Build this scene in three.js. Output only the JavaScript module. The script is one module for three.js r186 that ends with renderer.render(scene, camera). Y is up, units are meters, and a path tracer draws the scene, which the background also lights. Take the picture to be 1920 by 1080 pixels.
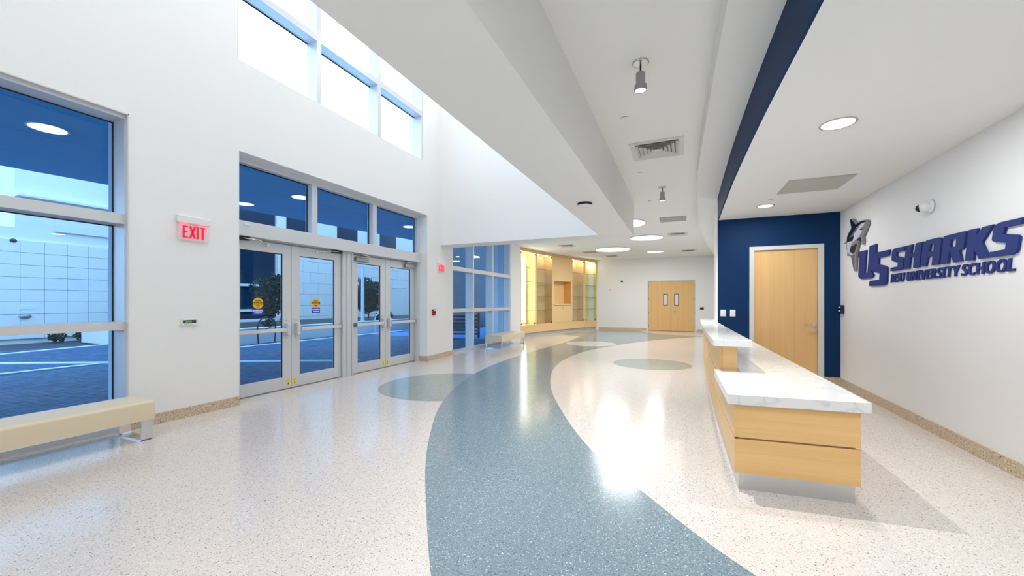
import * as THREE from 'three';
import { RoundedBoxGeometry } from 'three/addons/geometries/RoundedBoxGeometry.js';
import { mergeGeometries, toCreasedNormals } from 'three/addons/utils/BufferGeometryUtils.js';
import { FontLoader } from 'three/addons/loaders/FontLoader.js';
import { RectAreaLightUniformsLib } from 'three/addons/lights/RectAreaLightUniformsLib.js';

// ------------------------------------------------------------------ camera, sky, exposure
const scene = new THREE.Scene();
const FOCAL = 747, HORIZON = 567, EYE = 1.42, YAW = Math.atan2(317, FOCAL);
const camera = new THREE.PerspectiveCamera(2 * Math.atan(540 / FOCAL) * 180 / Math.PI, 16 / 9, 0.05, 300);
camera.position.set(0, EYE, 0);
camera.rotation.y = YAW;
camera.setViewOffset(1920, 1080, 0, 540 - HORIZON, 1920, 1080);
camera.updateProjectionMatrix();
const renderer = new THREE.WebGLRenderer();
renderer.toneMapping = THREE.LinearToneMapping;
renderer.toneMappingExposure = 1.05;
renderer.shadowMap.enabled = true;
RectAreaLightUniformsLib.init();
// dusk sky: an even, pale blue overcast
const SKY = new THREE.Color().setRGB(2.1, 2.75, 3.5);
scene.background = SKY;
// how bright the lamps of each kind are
const LUM = { disc: 16, high: 43, down: 290, spot: 22 };

// ------------------------------------------------------------------ helpers
const rng = (s) => () => { s = (s + 0x6d2b79f5) | 0; let t = Math.imul(s ^ (s >>> 15), 1 | s); t = (t + Math.imul(t ^ (t >>> 7), 61 | t)) ^ t; return ((t ^ (t >>> 14)) >>> 0) / 4294967296; };
// a photograph pixel gives a direction; the plane it meets (axis 0, 1, 2 = value) gives the point
const sY = Math.sin(YAW), cY = Math.cos(YAW);
function at(px, py, axis, value) {
  const a = (px - 960) / FOCAL, b = (HORIZON - py) / FOCAL;
  const d = [-sY + a * cY, b, -cY - a * sY], o = [0, EYE, 0], t = (value - o[axis]) / d[axis];
  return new THREE.Vector3(o[0] + d[0] * t, o[1] + d[1] * t, o[2] + d[2] * t);
}
const used = new Map();
function numbered(n) { const k = used.get(n) || 0; used.set(n, k + 1); return k ? `${n}_${String(k).padStart(3, '0')}` : n; }
function tag(o, label, category, group, kind) {
  o.userData = { ...o.userData, label, category };
  if (group) o.userData.group = group;
  if (kind) o.userData.kind = kind;
  return o;
}
function thing(name, label, category, [x, y, z] = [0, 0, 0], turn = 0, group, kind) {
  const o = new THREE.Group(); o.name = numbered(name); scene.add(o);
  o.position.set(x, y, z); o.rotation.y = turn;
  return tag(o, label, category, group, kind);
}
function part(name, geo, mat, parent, label) {
  const m = new THREE.Mesh(Array.isArray(geo) ? merge(geo) : geo, mat); m.name = parent === scene ? numbered(name) : name;
  if (label) m.userData.label = label;
  parent.add(m); return m;
}
function merge(list) {
  return mergeGeometries(list.map((g) => { const h = g.index ? g.toNonIndexed() : g.clone(); for (const k of Object.keys(h.attributes)) if (!['position', 'normal', 'uv'].includes(k)) h.deleteAttribute(k); return h; }));
}
// uv in metres on every face, from the axis its normal is nearest to; swap turns the grain
function metres(g, swap = false) {
  const h = g.index ? g.toNonIndexed() : g, p = h.attributes.position, n = h.attributes.normal, uv = new Float32Array(p.count * 2);
  for (let i = 0; i < p.count; i += 3) {
    let nx = 0, ny = 0, nz = 0;
    for (let k = 0; k < 3; k++) { nx += n.getX(i + k); ny += n.getY(i + k); nz += n.getZ(i + k); }
    nx = Math.abs(nx); ny = Math.abs(ny); nz = Math.abs(nz);
    for (let k = 0; k < 3; k++) {
      const x = p.getX(i + k), y = p.getY(i + k), z = p.getZ(i + k);
      let u, v; if (nx >= ny && nx >= nz) { u = z; v = y; } else if (ny >= nz) { u = x; v = z; } else { u = x; v = y; }
      uv[(i + k) * 2] = swap ? v : u; uv[(i + k) * 2 + 1] = swap ? u : v;
    }
  }
  h.setAttribute('uv', new THREE.BufferAttribute(uv, 2));
  return h;
}
const B = (x0, x1, y0, y1, z0, z1) => metres(new THREE.BoxGeometry(Math.abs(x1 - x0), Math.abs(y1 - y0), Math.abs(z1 - z0)).translate((x0 + x1) / 2, (y0 + y1) / 2, (z0 + z1) / 2));
function R(x0, x1, y0, y1, z0, z1, r = 0.004, swap = false) {
  const w = Math.abs(x1 - x0), h = Math.abs(y1 - y0), d = Math.abs(z1 - z0);
  return metres(new RoundedBoxGeometry(w, h, d, 2, Math.min(r, w / 2.1, h / 2.1, d / 2.1)).translate((x0 + x1) / 2, (y0 + y1) / 2, (z0 + z1) / 2), swap);
}
// a plan outline of [x, z] points, standing from y0 to y1
function plan(points, y0, y1, holes = []) {
  const s = new THREE.Shape(points.map(([x, z]) => new THREE.Vector2(x, -z)));
  for (const h of holes) s.holes.push(new THREE.Path(h.map(([x, z]) => new THREE.Vector2(x, -z))));
  return metres(new THREE.ExtrudeGeometry(s, { depth: y1 - y0, bevelEnabled: false }).rotateX(-Math.PI / 2).translate(0, y0, 0));
}
const smooth = (pts, n) => new THREE.CatmullRomCurve3(pts.map(([x, z]) => new THREE.Vector3(x, 0, z)), false, 'centripetal').getPoints(n).map((p) => [p.x, p.z]);
const circle = (x, z, r, n = 64) => Array.from({ length: n }, (_, i) => [x + r * Math.cos(i / n * 2 * Math.PI), z + r * Math.sin(i / n * 2 * Math.PI)]);
const cyl = (r0, r1, h, n = 32) => new THREE.CylinderGeometry(r0, r1, h, n);
const lathe = (pts, n = 32) => new THREE.LatheGeometry(pts.map(([r, y]) => new THREE.Vector2(r, y)), n);
const tube = (pts, r, n = 24, s = 8) => new THREE.TubeGeometry(new THREE.CatmullRomCurve3(pts.map((p) => new THREE.Vector3(...p))), n, r, s);
// a wall across x (thickness x0..x1) with rectangular openings [z0, z1, y0, y1]
function wallX(x0, x1, z0, z1, y0, y1, holes) {
  const zs = [...new Set([z0, z1, ...holes.flatMap((h) => [h[0], h[1]])])].sort((a, b) => a - b), ys = [...new Set([y0, y1, ...holes.flatMap((h) => [h[2], h[3]])])].sort((a, b) => a - b), out = [];
  for (let i = 0; i + 1 < zs.length; i++) for (let j = 0; j + 1 < ys.length; j++) {
    const z = (zs[i] + zs[i + 1]) / 2, y = (ys[j] + ys[j + 1]) / 2;
    if (!holes.some((h) => z > h[0] && z < h[1] && y > h[2] && y < h[3])) out.push(B(x0, x1, ys[j], ys[j + 1], zs[i], zs[i + 1]));
  }
  return merge(out);
}
function areaLight(x, y, z, w, h, radiance, color = 0xffffff) {
  const l = new THREE.RectAreaLight(color, radiance, w, h); l.position.set(x, y, z); l.lookAt(x, y - 1, z); scene.add(l); return l;
}

// ------------------------------------------------------------------ textures and materials
function texture(size, fill, { srgb = true, repeat = 1 } = {}) {
  const data = new Uint8Array(size * size * 4); fill(data, size);
  const t = new THREE.DataTexture(data, size, size); t.wrapS = t.wrapT = THREE.RepeatWrapping; t.magFilter = THREE.LinearFilter; t.minFilter = THREE.LinearMipmapLinearFilter; t.generateMipmaps = true;
  if (srgb) t.colorSpace = THREE.SRGBColorSpace; t.repeat.set(repeat, repeat); t.needsUpdate = true; return t;
}
// terrazzo: stone chips of several colours pressed in a cement matrix
function terrazzo(seed, size, span, base, chips, perM2, maxR = 0.0055) {
  return texture(size, (d, n) => {
    const r = rng(seed);
    for (let i = 0; i < n * n; i++) { const k = (r() - 0.5) * 10; d[i * 4] = base[0] + k; d[i * 4 + 1] = base[1] + k; d[i * 4 + 2] = base[2] + k; d[i * 4 + 3] = 255; }
    const count = perM2 * span * span, px = n / span;
    for (let c = 0; c < count; c++) {
      let q = r(), ci = 0; while (ci < chips.length - 1 && q > chips[ci][3]) { q -= chips[ci][3]; ci++; }
      const col = chips[ci], cx = r() * n, cy = r() * n, rad = (0.0012 + (maxR - 0.0012) * r() * r()) * px, el = 0.55 + r() * 0.45, an = r() * Math.PI, ca = Math.cos(an), sa = Math.sin(an), j = (r() - 0.5) * 22, R0 = Math.ceil(rad);
      for (let y = -R0; y <= R0; y++) for (let x = -R0; x <= R0; x++) {
        const u = x * ca + y * sa, v = (-x * sa + y * ca) / el;
        if (u * u + v * v > rad * rad) continue;
        const at = ((((cy + y) | 0) + n) % n * n + (((cx + x) | 0) + n) % n) * 4;
        for (let k = 0; k < 3; k++) d[at + k] = Math.max(0, Math.min(255, col[k] + j));
      }
    }
  }, { repeat: 1 / span });
}
function wood(seed, light, dark, span = 1.2, size = 1024) {
  return texture(size, (d, n) => {
    const r = rng(seed), K = 26, f = Array.from({ length: K }, (_, k) => [Math.floor(3 + k * k * 0.45 + r() * 4), r() * 6.28, 0.9 / (1 + k * 0.13), 1 + Math.floor(r() * 2), r() * 6.28, r() * 1.2]);
    for (let y = 0; y < n; y++) for (let x = 0; x < n; x++) {
      let s = 0, w = 0; const u = x / n * 2 * Math.PI, v = y / n * 2 * Math.PI;
      for (const [fr, ph, am, vy, pv, bend] of f) { s += am * Math.sin(fr * u + ph + bend * Math.sin(vy * v + pv)); w += am; }
      const t = 0.5 + 0.9 * s / w * 1.6 + (r() - 0.5) * 0.16, i = (y * n + x) * 4;
      for (let k = 0; k < 3; k++) d[i + k] = Math.max(0, Math.min(255, dark[k] + (light[k] - dark[k]) * t));
      d[i + 3] = 255;
    }
  }, { repeat: 1 / span });
}
function noiseTex(seed, size, octaves, srgb, map) {
  const r = rng(seed), grids = octaves.map(([c]) => Array.from({ length: c * c }, () => r()));
  return (span) => texture(size, (d, n) => {
    for (let y = 0; y < n; y++) for (let x = 0; x < n; x++) {
      let s = 0, w = 0;
      octaves.forEach(([c, a], o) => {
        const gx = x / n * c, gy = y / n * c, x0 = Math.floor(gx), y0 = Math.floor(gy), fx = gx - x0, fy = gy - y0, g = (i, j) => grids[o][(j % c) * c + i % c];
        const sx = fx * fx * (3 - 2 * fx), sy = fy * fy * (3 - 2 * fy);
        s += a * ((g(x0, y0) * (1 - sx) + g(x0 + 1, y0) * sx) * (1 - sy) + (g(x0, y0 + 1) * (1 - sx) + g(x0 + 1, y0 + 1) * sx) * sy); w += a;
      });
      const c = map(s / w, r()), i = (y * n + x) * 4; d[i] = c[0]; d[i + 1] = c[1]; d[i + 2] = c[2]; d[i + 3] = 255;
    }
  }, { srgb, repeat: 1 / span });
}
const S = (o) => new THREE.MeshStandardMaterial(o), P = (o) => new THREE.MeshPhysicalMaterial(o);
const grainBump = noiseTex(5, 256, [[64, 1], [128, 1]], false, (v) => [v * 255, v * 255, v * 255])(0.5);
const marble = noiseTex(9, 512, [[4, 1], [9, 0.6], [22, 0.35]], true, (v, q) => { const k = Math.max(0, 1 - Math.abs(v - 0.60) * 24), t = 228 - 18 * k * k + (q - 0.5) * 3; return [t, t, t - 2 + 1.5 * k]; })(1.3);
const paverTone = noiseTex(13, 256, [[8, 1], [40, 0.8]], true, (v, q) => { const t = 120 + v * 90 + (q - 0.5) * 30; return [t, t, t]; })(1.5);
const terrWhite = terrazzo(1, 2048, 2.6, [221, 213, 206], [[236, 231, 226, 0.40], [200, 189, 179, 0.26], [164, 154, 147, 0.16], [118, 111, 110, 0.08], [214, 194, 172, 0.10]], 17000);
const terrBlue = terrazzo(2, 2048, 2.6, [124, 144, 152], [[178, 190, 194, 0.26], [104, 128, 138, 0.34], [78, 102, 114, 0.24], [214, 219, 219, 0.07], [142, 160, 162, 0.09]], 19000);
const terrSage = terrazzo(3, 1024, 1.6, [156, 166, 160], [[194, 199, 191, 0.34], [130, 144, 140, 0.34], [104, 120, 120, 0.18], [212, 212, 204, 0.14]], 17000);
const terrBeige = terrazzo(4, 1024, 1.2, [204, 184, 158], [[232, 216, 192, 0.36], [176, 150, 122, 0.30], [134, 112, 92, 0.16], [98, 84, 74, 0.06], [240, 232, 218, 0.12]], 14000, 0.0075);
const woodMap = wood(21, [233, 191, 130], [225, 180, 117]);
const woodPale = wood(22, [241, 205, 150], [235, 197, 139]);
const M = {
  wall: S({ color: new THREE.Color().setRGB(0.86, 0.86, 0.85), roughness: 0.75, bumpMap: grainBump, bumpScale: 0.0004 }),
  ceil: S({ color: new THREE.Color().setRGB(0.88, 0.88, 0.86), roughness: 0.9 }),
  navy: P({ color: new THREE.Color().setRGB(0.004, 0.032, 0.105), roughness: 0.55, specularIntensity: 0.25 }),
  floor: P({ map: terrWhite, roughness: 0.16 }),
  path: P({ map: terrBlue, roughness: 0.16 }),
  sage: P({ map: terrSage, roughness: 0.16 }),
  base: S({ map: terrBeige, roughness: 0.35 }),
  wood: P({ map: woodMap, roughness: 0.42 }),
  pale: P({ map: woodPale, roughness: 0.45 }),
  slab: P({ map: marble, roughness: 0.22 }),
  alu: S({ color: new THREE.Color().setRGB(0.66, 0.68, 0.70), roughness: 0.42, metalness: 0.25 }),
  aluDark: S({ color: new THREE.Color().setRGB(0.36, 0.37, 0.38), roughness: 0.4, metalness: 0.7 }),
  steel: S({ color: new THREE.Color().setRGB(0.62, 0.62, 0.62), roughness: 0.3, metalness: 1 }),
  chrome: S({ color: new THREE.Color().setRGB(0.74, 0.75, 0.77), roughness: 0.14, metalness: 1 }),
  kick: S({ color: new THREE.Color().setRGB(0.60, 0.60, 0.60), roughness: 0.36, metalness: 0.9 }),
  black: S({ color: 0x14161a, roughness: 0.5 }),
  dark: S({ color: 0x3a3d42, roughness: 0.55 }),
  white: S({ color: new THREE.Color().setRGB(0.82, 0.82, 0.82), roughness: 0.45 }),
  offwhite: S({ color: new THREE.Color().setRGB(0.70, 0.70, 0.67), roughness: 0.5 }),
  grille: S({ color: new THREE.Color().setRGB(0.46, 0.46, 0.42), roughness: 0.6 }),
  frame: S({ color: new THREE.Color().setRGB(0.66, 0.66, 0.62), roughness: 0.5 }),
  glass: P({ color: new THREE.Color().setRGB(0.66, 0.83, 0.97), roughness: 0, transmission: 1, thickness: 0, ior: 1.33, specularIntensity: 0.6 }),
  clear: P({ color: new THREE.Color().setRGB(0.96, 0.98, 1.0), roughness: 0, transmission: 1, thickness: 0, ior: 1.45 }),
  shelf: P({ color: new THREE.Color().setRGB(0.86, 0.92, 0.86), roughness: 0.02, transmission: 1, thickness: 0 }),
  seat: P({ color: new THREE.Color().setRGB(0.78, 0.67, 0.48), roughness: 0.5, sheen: 0.2 }),
  red: S({ color: 0xb0101c, roughness: 0.4 }),
  letter: P({ color: new THREE.Color().setRGB(0.022, 0.042, 0.20), roughness: 0.6, specularIntensity: 0.4 }),
  glow: S({ color: 0xffffff, emissive: 0xffffff, emissiveIntensity: 2.6 }),
  glowWarm: S({ color: 0xffffff, emissive: new THREE.Color().setRGB(1, 0.93, 0.8), emissiveIntensity: 3 }),
  lime: S({ color: new THREE.Color().setRGB(0.74, 0.68, 0.22), roughness: 0.7 }),
  tan: S({ color: new THREE.Color().setRGB(0.72, 0.50, 0.24), roughness: 0.6 }),
  orange: P({ color: new THREE.Color().setRGB(0.78, 0.42, 0.12), roughness: 0.5 }),
};

// ------------------------------------------------------------------ heights and plan of the place
const H_MAIN = 3.65, H_STRIP = 3.41, H_LOW = 2.98, H_SOFFIT = 2.88, H_HIGH = 7.6, BACK = 4.6, FAR = -21.12, BLUE = -8.5;
const XL = -5.63, XR = 2.52, XOUT = -6.05;
const STRUCT = 'structure';

// ---- floor
const floorOutline = [[XOUT, BACK + 0.2], [XR + 0.2, BACK + 0.2], [XR + 0.2, FAR - 0.2], [-4.3, FAR - 0.2], [-5.2, -19.2], [-6.05, -16.4], [-6.25, -14.9], [XOUT, -13]];
const floor = tag(part('floor', plan(floorOutline, -0.2, 0), M.floor, scene), 'polished off-white terrazzo lobby floor with dark and tan chips', 'floor', null, STRUCT);
const pathL = smooth([[3.2, 3.4], [2.2, 2.1], [1.2, 0.95], [0.4, 0.08], [-0.25, -0.64], [-0.75, -1.22], [-1.195, -1.74], [-1.59, -2.26], [-2.07, -2.93], [-2.48, -3.59], [-3.0, -4.55], [-3.42, -5.6], [-3.78, -7.0], [-3.97, -8.7], [-3.96, -10.8], [-3.86, -12.6], [-3.78, -14.2], [-3.85, -15.7], [-3.9, -17.4], [-3.95, -20.9]], 120);
const pathR = smooth([[3.2, 0.55], [2.45, -0.22], [1.8, -0.9], [1.2, -1.55], [0.7, -2.07], [0.357, -2.4], [0.153, -2.61], [-0.039, -2.84], [-0.223, -3.08], [-0.53, -3.456], [-0.748, -3.754], [-1.06, -4.292], [-1.499, -5.184], [-1.883, -6.06], [-2.209, -7.01], [-2.499, -8.158], [-2.662, -9.442], [-2.6, -11.155], [-2.158, -12.968], [-1.36, -14.99], [-0.3, -16.8], [0.46, -17.9], [0.9, -18.35], [0.1, -18.6], [-0.8, -19.0], [-1.6, -20.0], [-1.95, -20.9]], 140);
const clipX = (a) => a.map(([x, z]) => [Math.min(x, XR - 0.02), z]);
part('path_inlay', plan([...clipX(pathL), ...clipX(pathR).reverse()], 0.0002, 0.0012), M.path, floor, 'blue-grey terrazzo path curving through the floor');
part('circle_inlay', plan(circle(-3.70, -5.87, 1.13), 0.0002, 0.0007), M.sage, floor, 'grey-green terrazzo disc beside the doors');
part('circle_inlay', plan(circle(-0.63, -9.72, 0.855), 0.0002, 0.0012), M.sage, floor, 'grey-green terrazzo disc beside the desk');
part('circle_inlay', plan(circle(-2.86, -13.68, 0.84), 0.0012, 0.0017), M.floor, floor, 'off-white terrazzo disc inside the blue-grey path');
part('circle_inlay', plan(circle(-3.75, -17.7, 1.2), 0.0002, 0.0007), M.sage, floor, 'grey-green terrazzo disc by the display cabinets');

// ---- left wall with its openings
const openA = [-2.40, 1.25, 0, 3.5], openB = [-8.04, -3.6, 0, 3.52], openC = [-7.88, -3.58, 4.78, 7.3], openD = [-2.40, 1.25, 4.78, 7.3];
tag(part('wall_left', wallX(XOUT, XL, -8.04, BACK, 0, H_HIGH, [openA, openB, openC, openD]), M.wall, scene), 'tall white wall with storefront doors and high clerestory windows', 'wall', null, STRUCT);
const wl2 = [[XL, -8.04], [-5.66, -8.6], [-5.72, -9.36], [-6.12, -9.36], [-6.05, -8.04]];
tag(part('wall_left_end', plan(wl2, 0, H_HIGH), M.wall, scene), 'narrow white wall panel between the glass doors and the rear windows', 'wall', null, STRUCT);
tag(part('wall_back', B(XOUT, XR + 0.2, 0, H_HIGH, BACK, BACK + 0.2), M.wall, scene), 'white wall closing the lobby opposite the double wooden doors', 'wall', null, STRUCT);
tag(part('wall_right', B(XR, XR + 0.2, 0, H_LOW + 0.3, BLUE - 0.3, BACK), M.wall, scene), 'pale grey-white wall carrying the blue raised lettering', 'wall', null, STRUCT);
// far wall, with the opening of the double doors
const fd = { x0: -1.55, x1: 0.63, h: 2.51 };
tag(part('wall_far', [B(-4.6, fd.x0, 0, H_MAIN + 0.2, FAR - 0.2, FAR), B(fd.x1, 2.6, 0, H_MAIN + 0.2, FAR - 0.2, FAR), B(fd.x0, fd.x1, fd.h, H_MAIN + 0.2, FAR - 0.2, FAR), B(fd.x0 - 0.05, fd.x1 + 0.05, 0, fd.h, FAR - 0.26, FAR - 0.2)], M.wall, scene), 'white end wall around the double wooden doors', 'wall', null, STRUCT);
// navy wall with the single door
const bd = { x0: 1.163, x1: 2.289, h: 2.444 };
tag(part('wall_navy', [B(0.645, bd.x0, 0, H_LOW, BLUE - 0.15, BLUE), B(bd.x1, XR, 0, H_LOW, BLUE - 0.15, BLUE), B(bd.x0, bd.x1, bd.h, H_LOW, BLUE - 0.15, BLUE), B(bd.x0 - 0.02, bd.x1 + 0.02, 0, bd.h, BLUE - 0.25, BLUE - 0.15)], M.navy, scene), 'dark navy painted wall around the single wooden door', 'wall', null, STRUCT);
const endCurve = smooth([[0.64, BLUE + 0.001], [0.655, -9.3], [0.70, -10.2], [0.78, -11.4], [0.95, -13.4], [1.25, -16.6], [1.55, -20], [1.62, FAR]], 40);
tag(part('wall_corner', plan([...endCurve, [2.75, FAR], [2.75, BLUE - 0.25], [0.66, BLUE - 0.25]], 0, H_STRIP), M.wall, scene), 'white curved wall running on behind the navy wall', 'wall', null, STRUCT);

// ---- ceilings
const stepCurve = smooth([[0.30, BACK], [0.30, 0], [0.284, -2.969], [0.268, -3.6], [0.258, -4.51], [0.238, -6.147], [0.244, -7.215], [0.279, -8.316], [0.351, -9.819], [0.439, -11.558], [0.563, -12.954], [0.89, -15.757], [1.256, -18.677], [1.5, FAR]], 70);
const navyCurve = smooth([[0.70, BACK], [0.69, 0], [0.66, -2.512], [0.636, -3.3], [0.618, -4.0], [0.608, -4.9], [0.605, -5.9], [0.616, -6.9], [0.63, -7.85], [0.64, BLUE]], 50);
tag(part('ceiling', plan([...stepCurve.slice().reverse(), [-0.96, BACK], [-0.96, -9.2], [-6.3, -9.2], [-6.3, FAR], [1.5, FAR]], H_MAIN, H_MAIN + 0.15), M.ceil, scene), 'white main ceiling with spotlights and round lamps', 'ceiling', null, STRUCT);
tag(part('ceiling_border', plan([...stepCurve, [2.0, FAR], ...endCurve.slice().reverse(), ...navyCurve.slice().reverse()], H_STRIP, H_MAIN + 0.15), M.ceil, scene), 'slightly lowered white ceiling border with curved edge', 'ceiling', null, STRUCT);
tag(part('ceiling_right', plan([...navyCurve.map(([x, z]) => [x + 0.02, z]), [XR, BLUE], [XR, BACK]], H_LOW, H_LOW + 0.1), M.ceil, scene), 'low white ceiling over the reception desk', 'ceiling', null, STRUCT);
tag(part('trim_1', plan([...navyCurve, ...navyCurve.slice().reverse().map(([x, z]) => [x + 0.02, z])], H_LOW, H_STRIP), M.navy, scene), 'curved navy band along the edge of the low ceiling', 'trim', null, STRUCT);
tag(part('trim_2', B(-1.65, -0.96, H_SOFFIT, H_MAIN + 0.15, BACK, -8.66), M.ceil, scene), 'white dropped soffit beam running along the hall', 'soffit', null, STRUCT);
tag(part('trim_3', [B(-5.95, -0.96, H_SOFFIT, H_MAIN + 0.15, -9.2, -8.66)], M.wall, scene), 'white dropped bulkhead crossing the hall above the rear windows', 'soffit', null, STRUCT);
tag(part('wall_upper', [B(-1.65, -1.45, H_MAIN + 0.15, H_HIGH, -8.86, BACK), B(-6.05, -1.65, H_MAIN + 0.15, H_HIGH, -8.86, -8.66)], M.wall, scene), 'white upper walls of the two-storey bay', 'wall', null, STRUCT);
tag(part('ceiling_high', B(XOUT, -1.4, H_HIGH, H_HIGH + 0.15, -8.9, BACK + 0.2), M.ceil, scene), 'high ceiling of the two-storey entrance bay', 'ceiling', null, STRUCT);

// ---- baseboards of beige terrazzo
const BB = 0.125;
tag(part('baseboard_right', B(XR - 0.015, XR, 0, BB, BLUE, BACK), M.base, scene), 'beige terrazzo baseboard under the lettered wall', 'baseboard', null, STRUCT);
tag(part('baseboard_navy', [B(bd.x1 + 0.002, XR - 0.015, 0, BB, BLUE, BLUE + 0.015), B(0.66, bd.x0 - 0.002, 0, BB, BLUE, BLUE + 0.015)], M.base, scene), 'beige terrazzo baseboard under the navy wall', 'baseboard', null, STRUCT);
tag(part('baseboard_left', [B(XL, XL + 0.015, 0, BB, openB[1], openA[0]), B(XL, XL + 0.015, 0, BB, openA[1], BACK)], M.base, scene), 'beige terrazzo baseboard between the side window and the glass doors', 'baseboard', null, STRUCT);
tag(part('baseboard_left_end', plan([[XL + 0.015, -8.028], [-5.645, -8.6], [-5.705, -9.36], [-5.72, -9.36], [-5.66, -8.6], [XL, -8.04], [-5.93, -8.04], [-5.93, -8.028]], 0, BB), M.base, scene), 'beige terrazzo baseboard under the fire alarm', 'baseboard', null, STRUCT);
tag(part('baseboard_far', [B(-4.0, fd.x0 - 0.06, 0, BB, FAR, FAR + 0.015), B(fd.x1 + 0.06, 1.6, 0, BB, FAR, FAR + 0.015)], M.base, scene), 'beige terrazzo baseboard along the end wall', 'baseboard', null, STRUCT);

// ------------------------------------------------------------------ windows
// side window: deep aluminium frame
{
  const w = thing('window_1', 'large side storefront window behind the near bench', 'window', [0, 0, 0], 0, null, STRUCT);
  const f = -5.665, b = -5.925, g = -5.90, [z0, z1, , y1] = openA;
  part('jamb', B(b, f, 0, y1, z0, z0 + 0.02), M.alu, w); part('jamb', B(b, f, 0, y1, z1 - 0.05, z1), M.alu, w);
  part('head', B(b, f, y1 - 0.05, y1, z0 + 0.02, z1 - 0.05), M.alu, w);
  part('sill', B(b, f, 0, 0.06, z0 + 0.02, z1 - 0.05), M.alu, w);
  const zm = [z0 + 0.02, -0.62, -0.56, z1 - 0.05], ys = [0.06, 1.115, 1.205, 2.285, 2.395, y1 - 0.05];
  part('mullion', B(b, f, 0.06, y1 - 0.05, zm[1], zm[2]), M.alu, w);
  for (const [a, c] of [[zm[0], zm[1]], [zm[2], zm[3]]]) {
    part('transom', B(b, f, ys[1], ys[2], a, c), M.alu, w); part('transom', B(b, f, ys[3], ys[4], a, c), M.alu, w);
    for (const [p, q] of [[ys[0], ys[1]], [ys[2], ys[3]], [ys[4], ys[5]]]) {
      part('pane', B(g - 0.006, g, p, q, a, c), M.glass, w);
      part('gasket', [B(g, g + 0.008, q - 0.012, q, a, c), B(g, g + 0.008, p, q, a, a + 0.012)], M.black, w);
    }
  }
  part('wall_trim', [B(-5.665, -5.615, 0, y1, z0 - 0.0, z0 + 0.012), B(-5.665, -5.615, y1 - 0.012, y1, z0, z1)], M.offwhite, w);
}
// clerestory windows
function clerestory(n, label, [z0, z1, y0, y1], ms, ty) {
  const w = thing(n, label, 'window', [0, 0, 0], 0, null, STRUCT), f = -5.66, b = -5.90, g = -5.885;
  part('jamb', B(b, f, y0, y1, z0, z0 + 0.03), M.alu, w); part('jamb', B(b, f, y0, y1, z1 - 0.03, z1), M.alu, w);
  part('head', B(b, f, y1 - 0.05, y1, z0, z1), M.alu, w); part('sill', B(b, f, y0, y0 + 0.02, z0, z1), M.alu, w);
  for (const m of ms) part('mullion', B(b, f, y0, y1, m - 0.045, m + 0.045), M.alu, w);
  const e = [z0 + 0.03, ...ms.flatMap((m) => [m - 0.045, m + 0.045]), z1 - 0.03];
  for (let i = 0; i < e.length; i += 2) {
    part('transom', B(b, f, ty, ty + 0.11, e[i], e[i + 1]), M.alu, w);
    part('pane', B(g - 0.006, g, y0 + 0.02, ty, e[i], e[i + 1]), M.clear, w); part('pane', B(g - 0.006, g, ty + 0.11, y1 - 0.05, e[i], e[i + 1]), M.clear, w);
    part('gasket', B(g, g + 0.01, ty - 0.02, ty, e[i], e[i + 1]), M.black, w);
  }
}
clerestory('window_2', 'high clerestory window above the glass doors', openC, [-6.42, -4.95], 5.84);
clerestory('window_3', 'high clerestory window above the side window', openD, [-1.2, 0.05], 5.84);
// entrance storefront frame with three transom panes
{
  const w = thing('window_4', 'aluminium entrance frame with three transom panes over the glass doors', 'window', [0, 0, 0], 0, null, STRUCT);
  const [z0, z1, , y1] = openB, f = -5.85, b = -6.0, g = -5.955;
  part('jamb', B(b, f, 0, y1, z0, z0 + 0.08), M.alu, w); part('jamb', B(b, f, 0, y1, z1 - 0.06, z1), M.alu, w);
  part('head', R(b, f, y1 - 0.07, y1, z0 + 0.08, z1 - 0.06), M.alu, w);
  part('transom_bar', R(b, -5.80, 2.385, 2.60, z0 + 0.02, z1 - 0.02, 0.006), M.alu, w);
  const ms = [[-5.075, -4.96], [-6.55, -6.435]];
  for (const [a, c] of ms) part('mullion', R(b, f + 0.01, 2.60, y1 - 0.07, a, c), M.alu, w);
  for (const [a, c] of [[z0 + 0.08, -6.55], [-6.435, -5.075], [-4.96, z1 - 0.06]]) {
    part('pane', B(g - 0.006, g, 2.60, y1 - 0.07, a, c), M.glass, w);
    part('gasket', [B(g, g + 0.01, 2.60, y1 - 0.07, a, a + 0.018), B(g, g + 0.01, y1 - 0.085, y1 - 0.07, a, c)], M.black, w);
  }
  part('centre_post', [R(b, -5.905, 0, 2.385, -5.965, -5.705, 0.006), R(-5.905, -5.885, 0, 2.385, -5.87, -5.80, 0.004), R(-5.905, -5.89, 0, 2.385, -5.955, -5.92, 0.004)], M.alu, w);
  part('door_stop', B(b, -5.93, 2.365, 2.385, z0 + 0.08, z1 - 0.06), M.aluDark, w);
  part('threshold', B(b - 0.04, -5.92, 0, 0.008, z0 + 0.08, z1 - 0.06), M.aluDark, w);
  part('sensor', R(-5.80, -5.79, 2.535, 2.56, -3.86, -3.78, 0.008), M.white, w);
}
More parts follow.
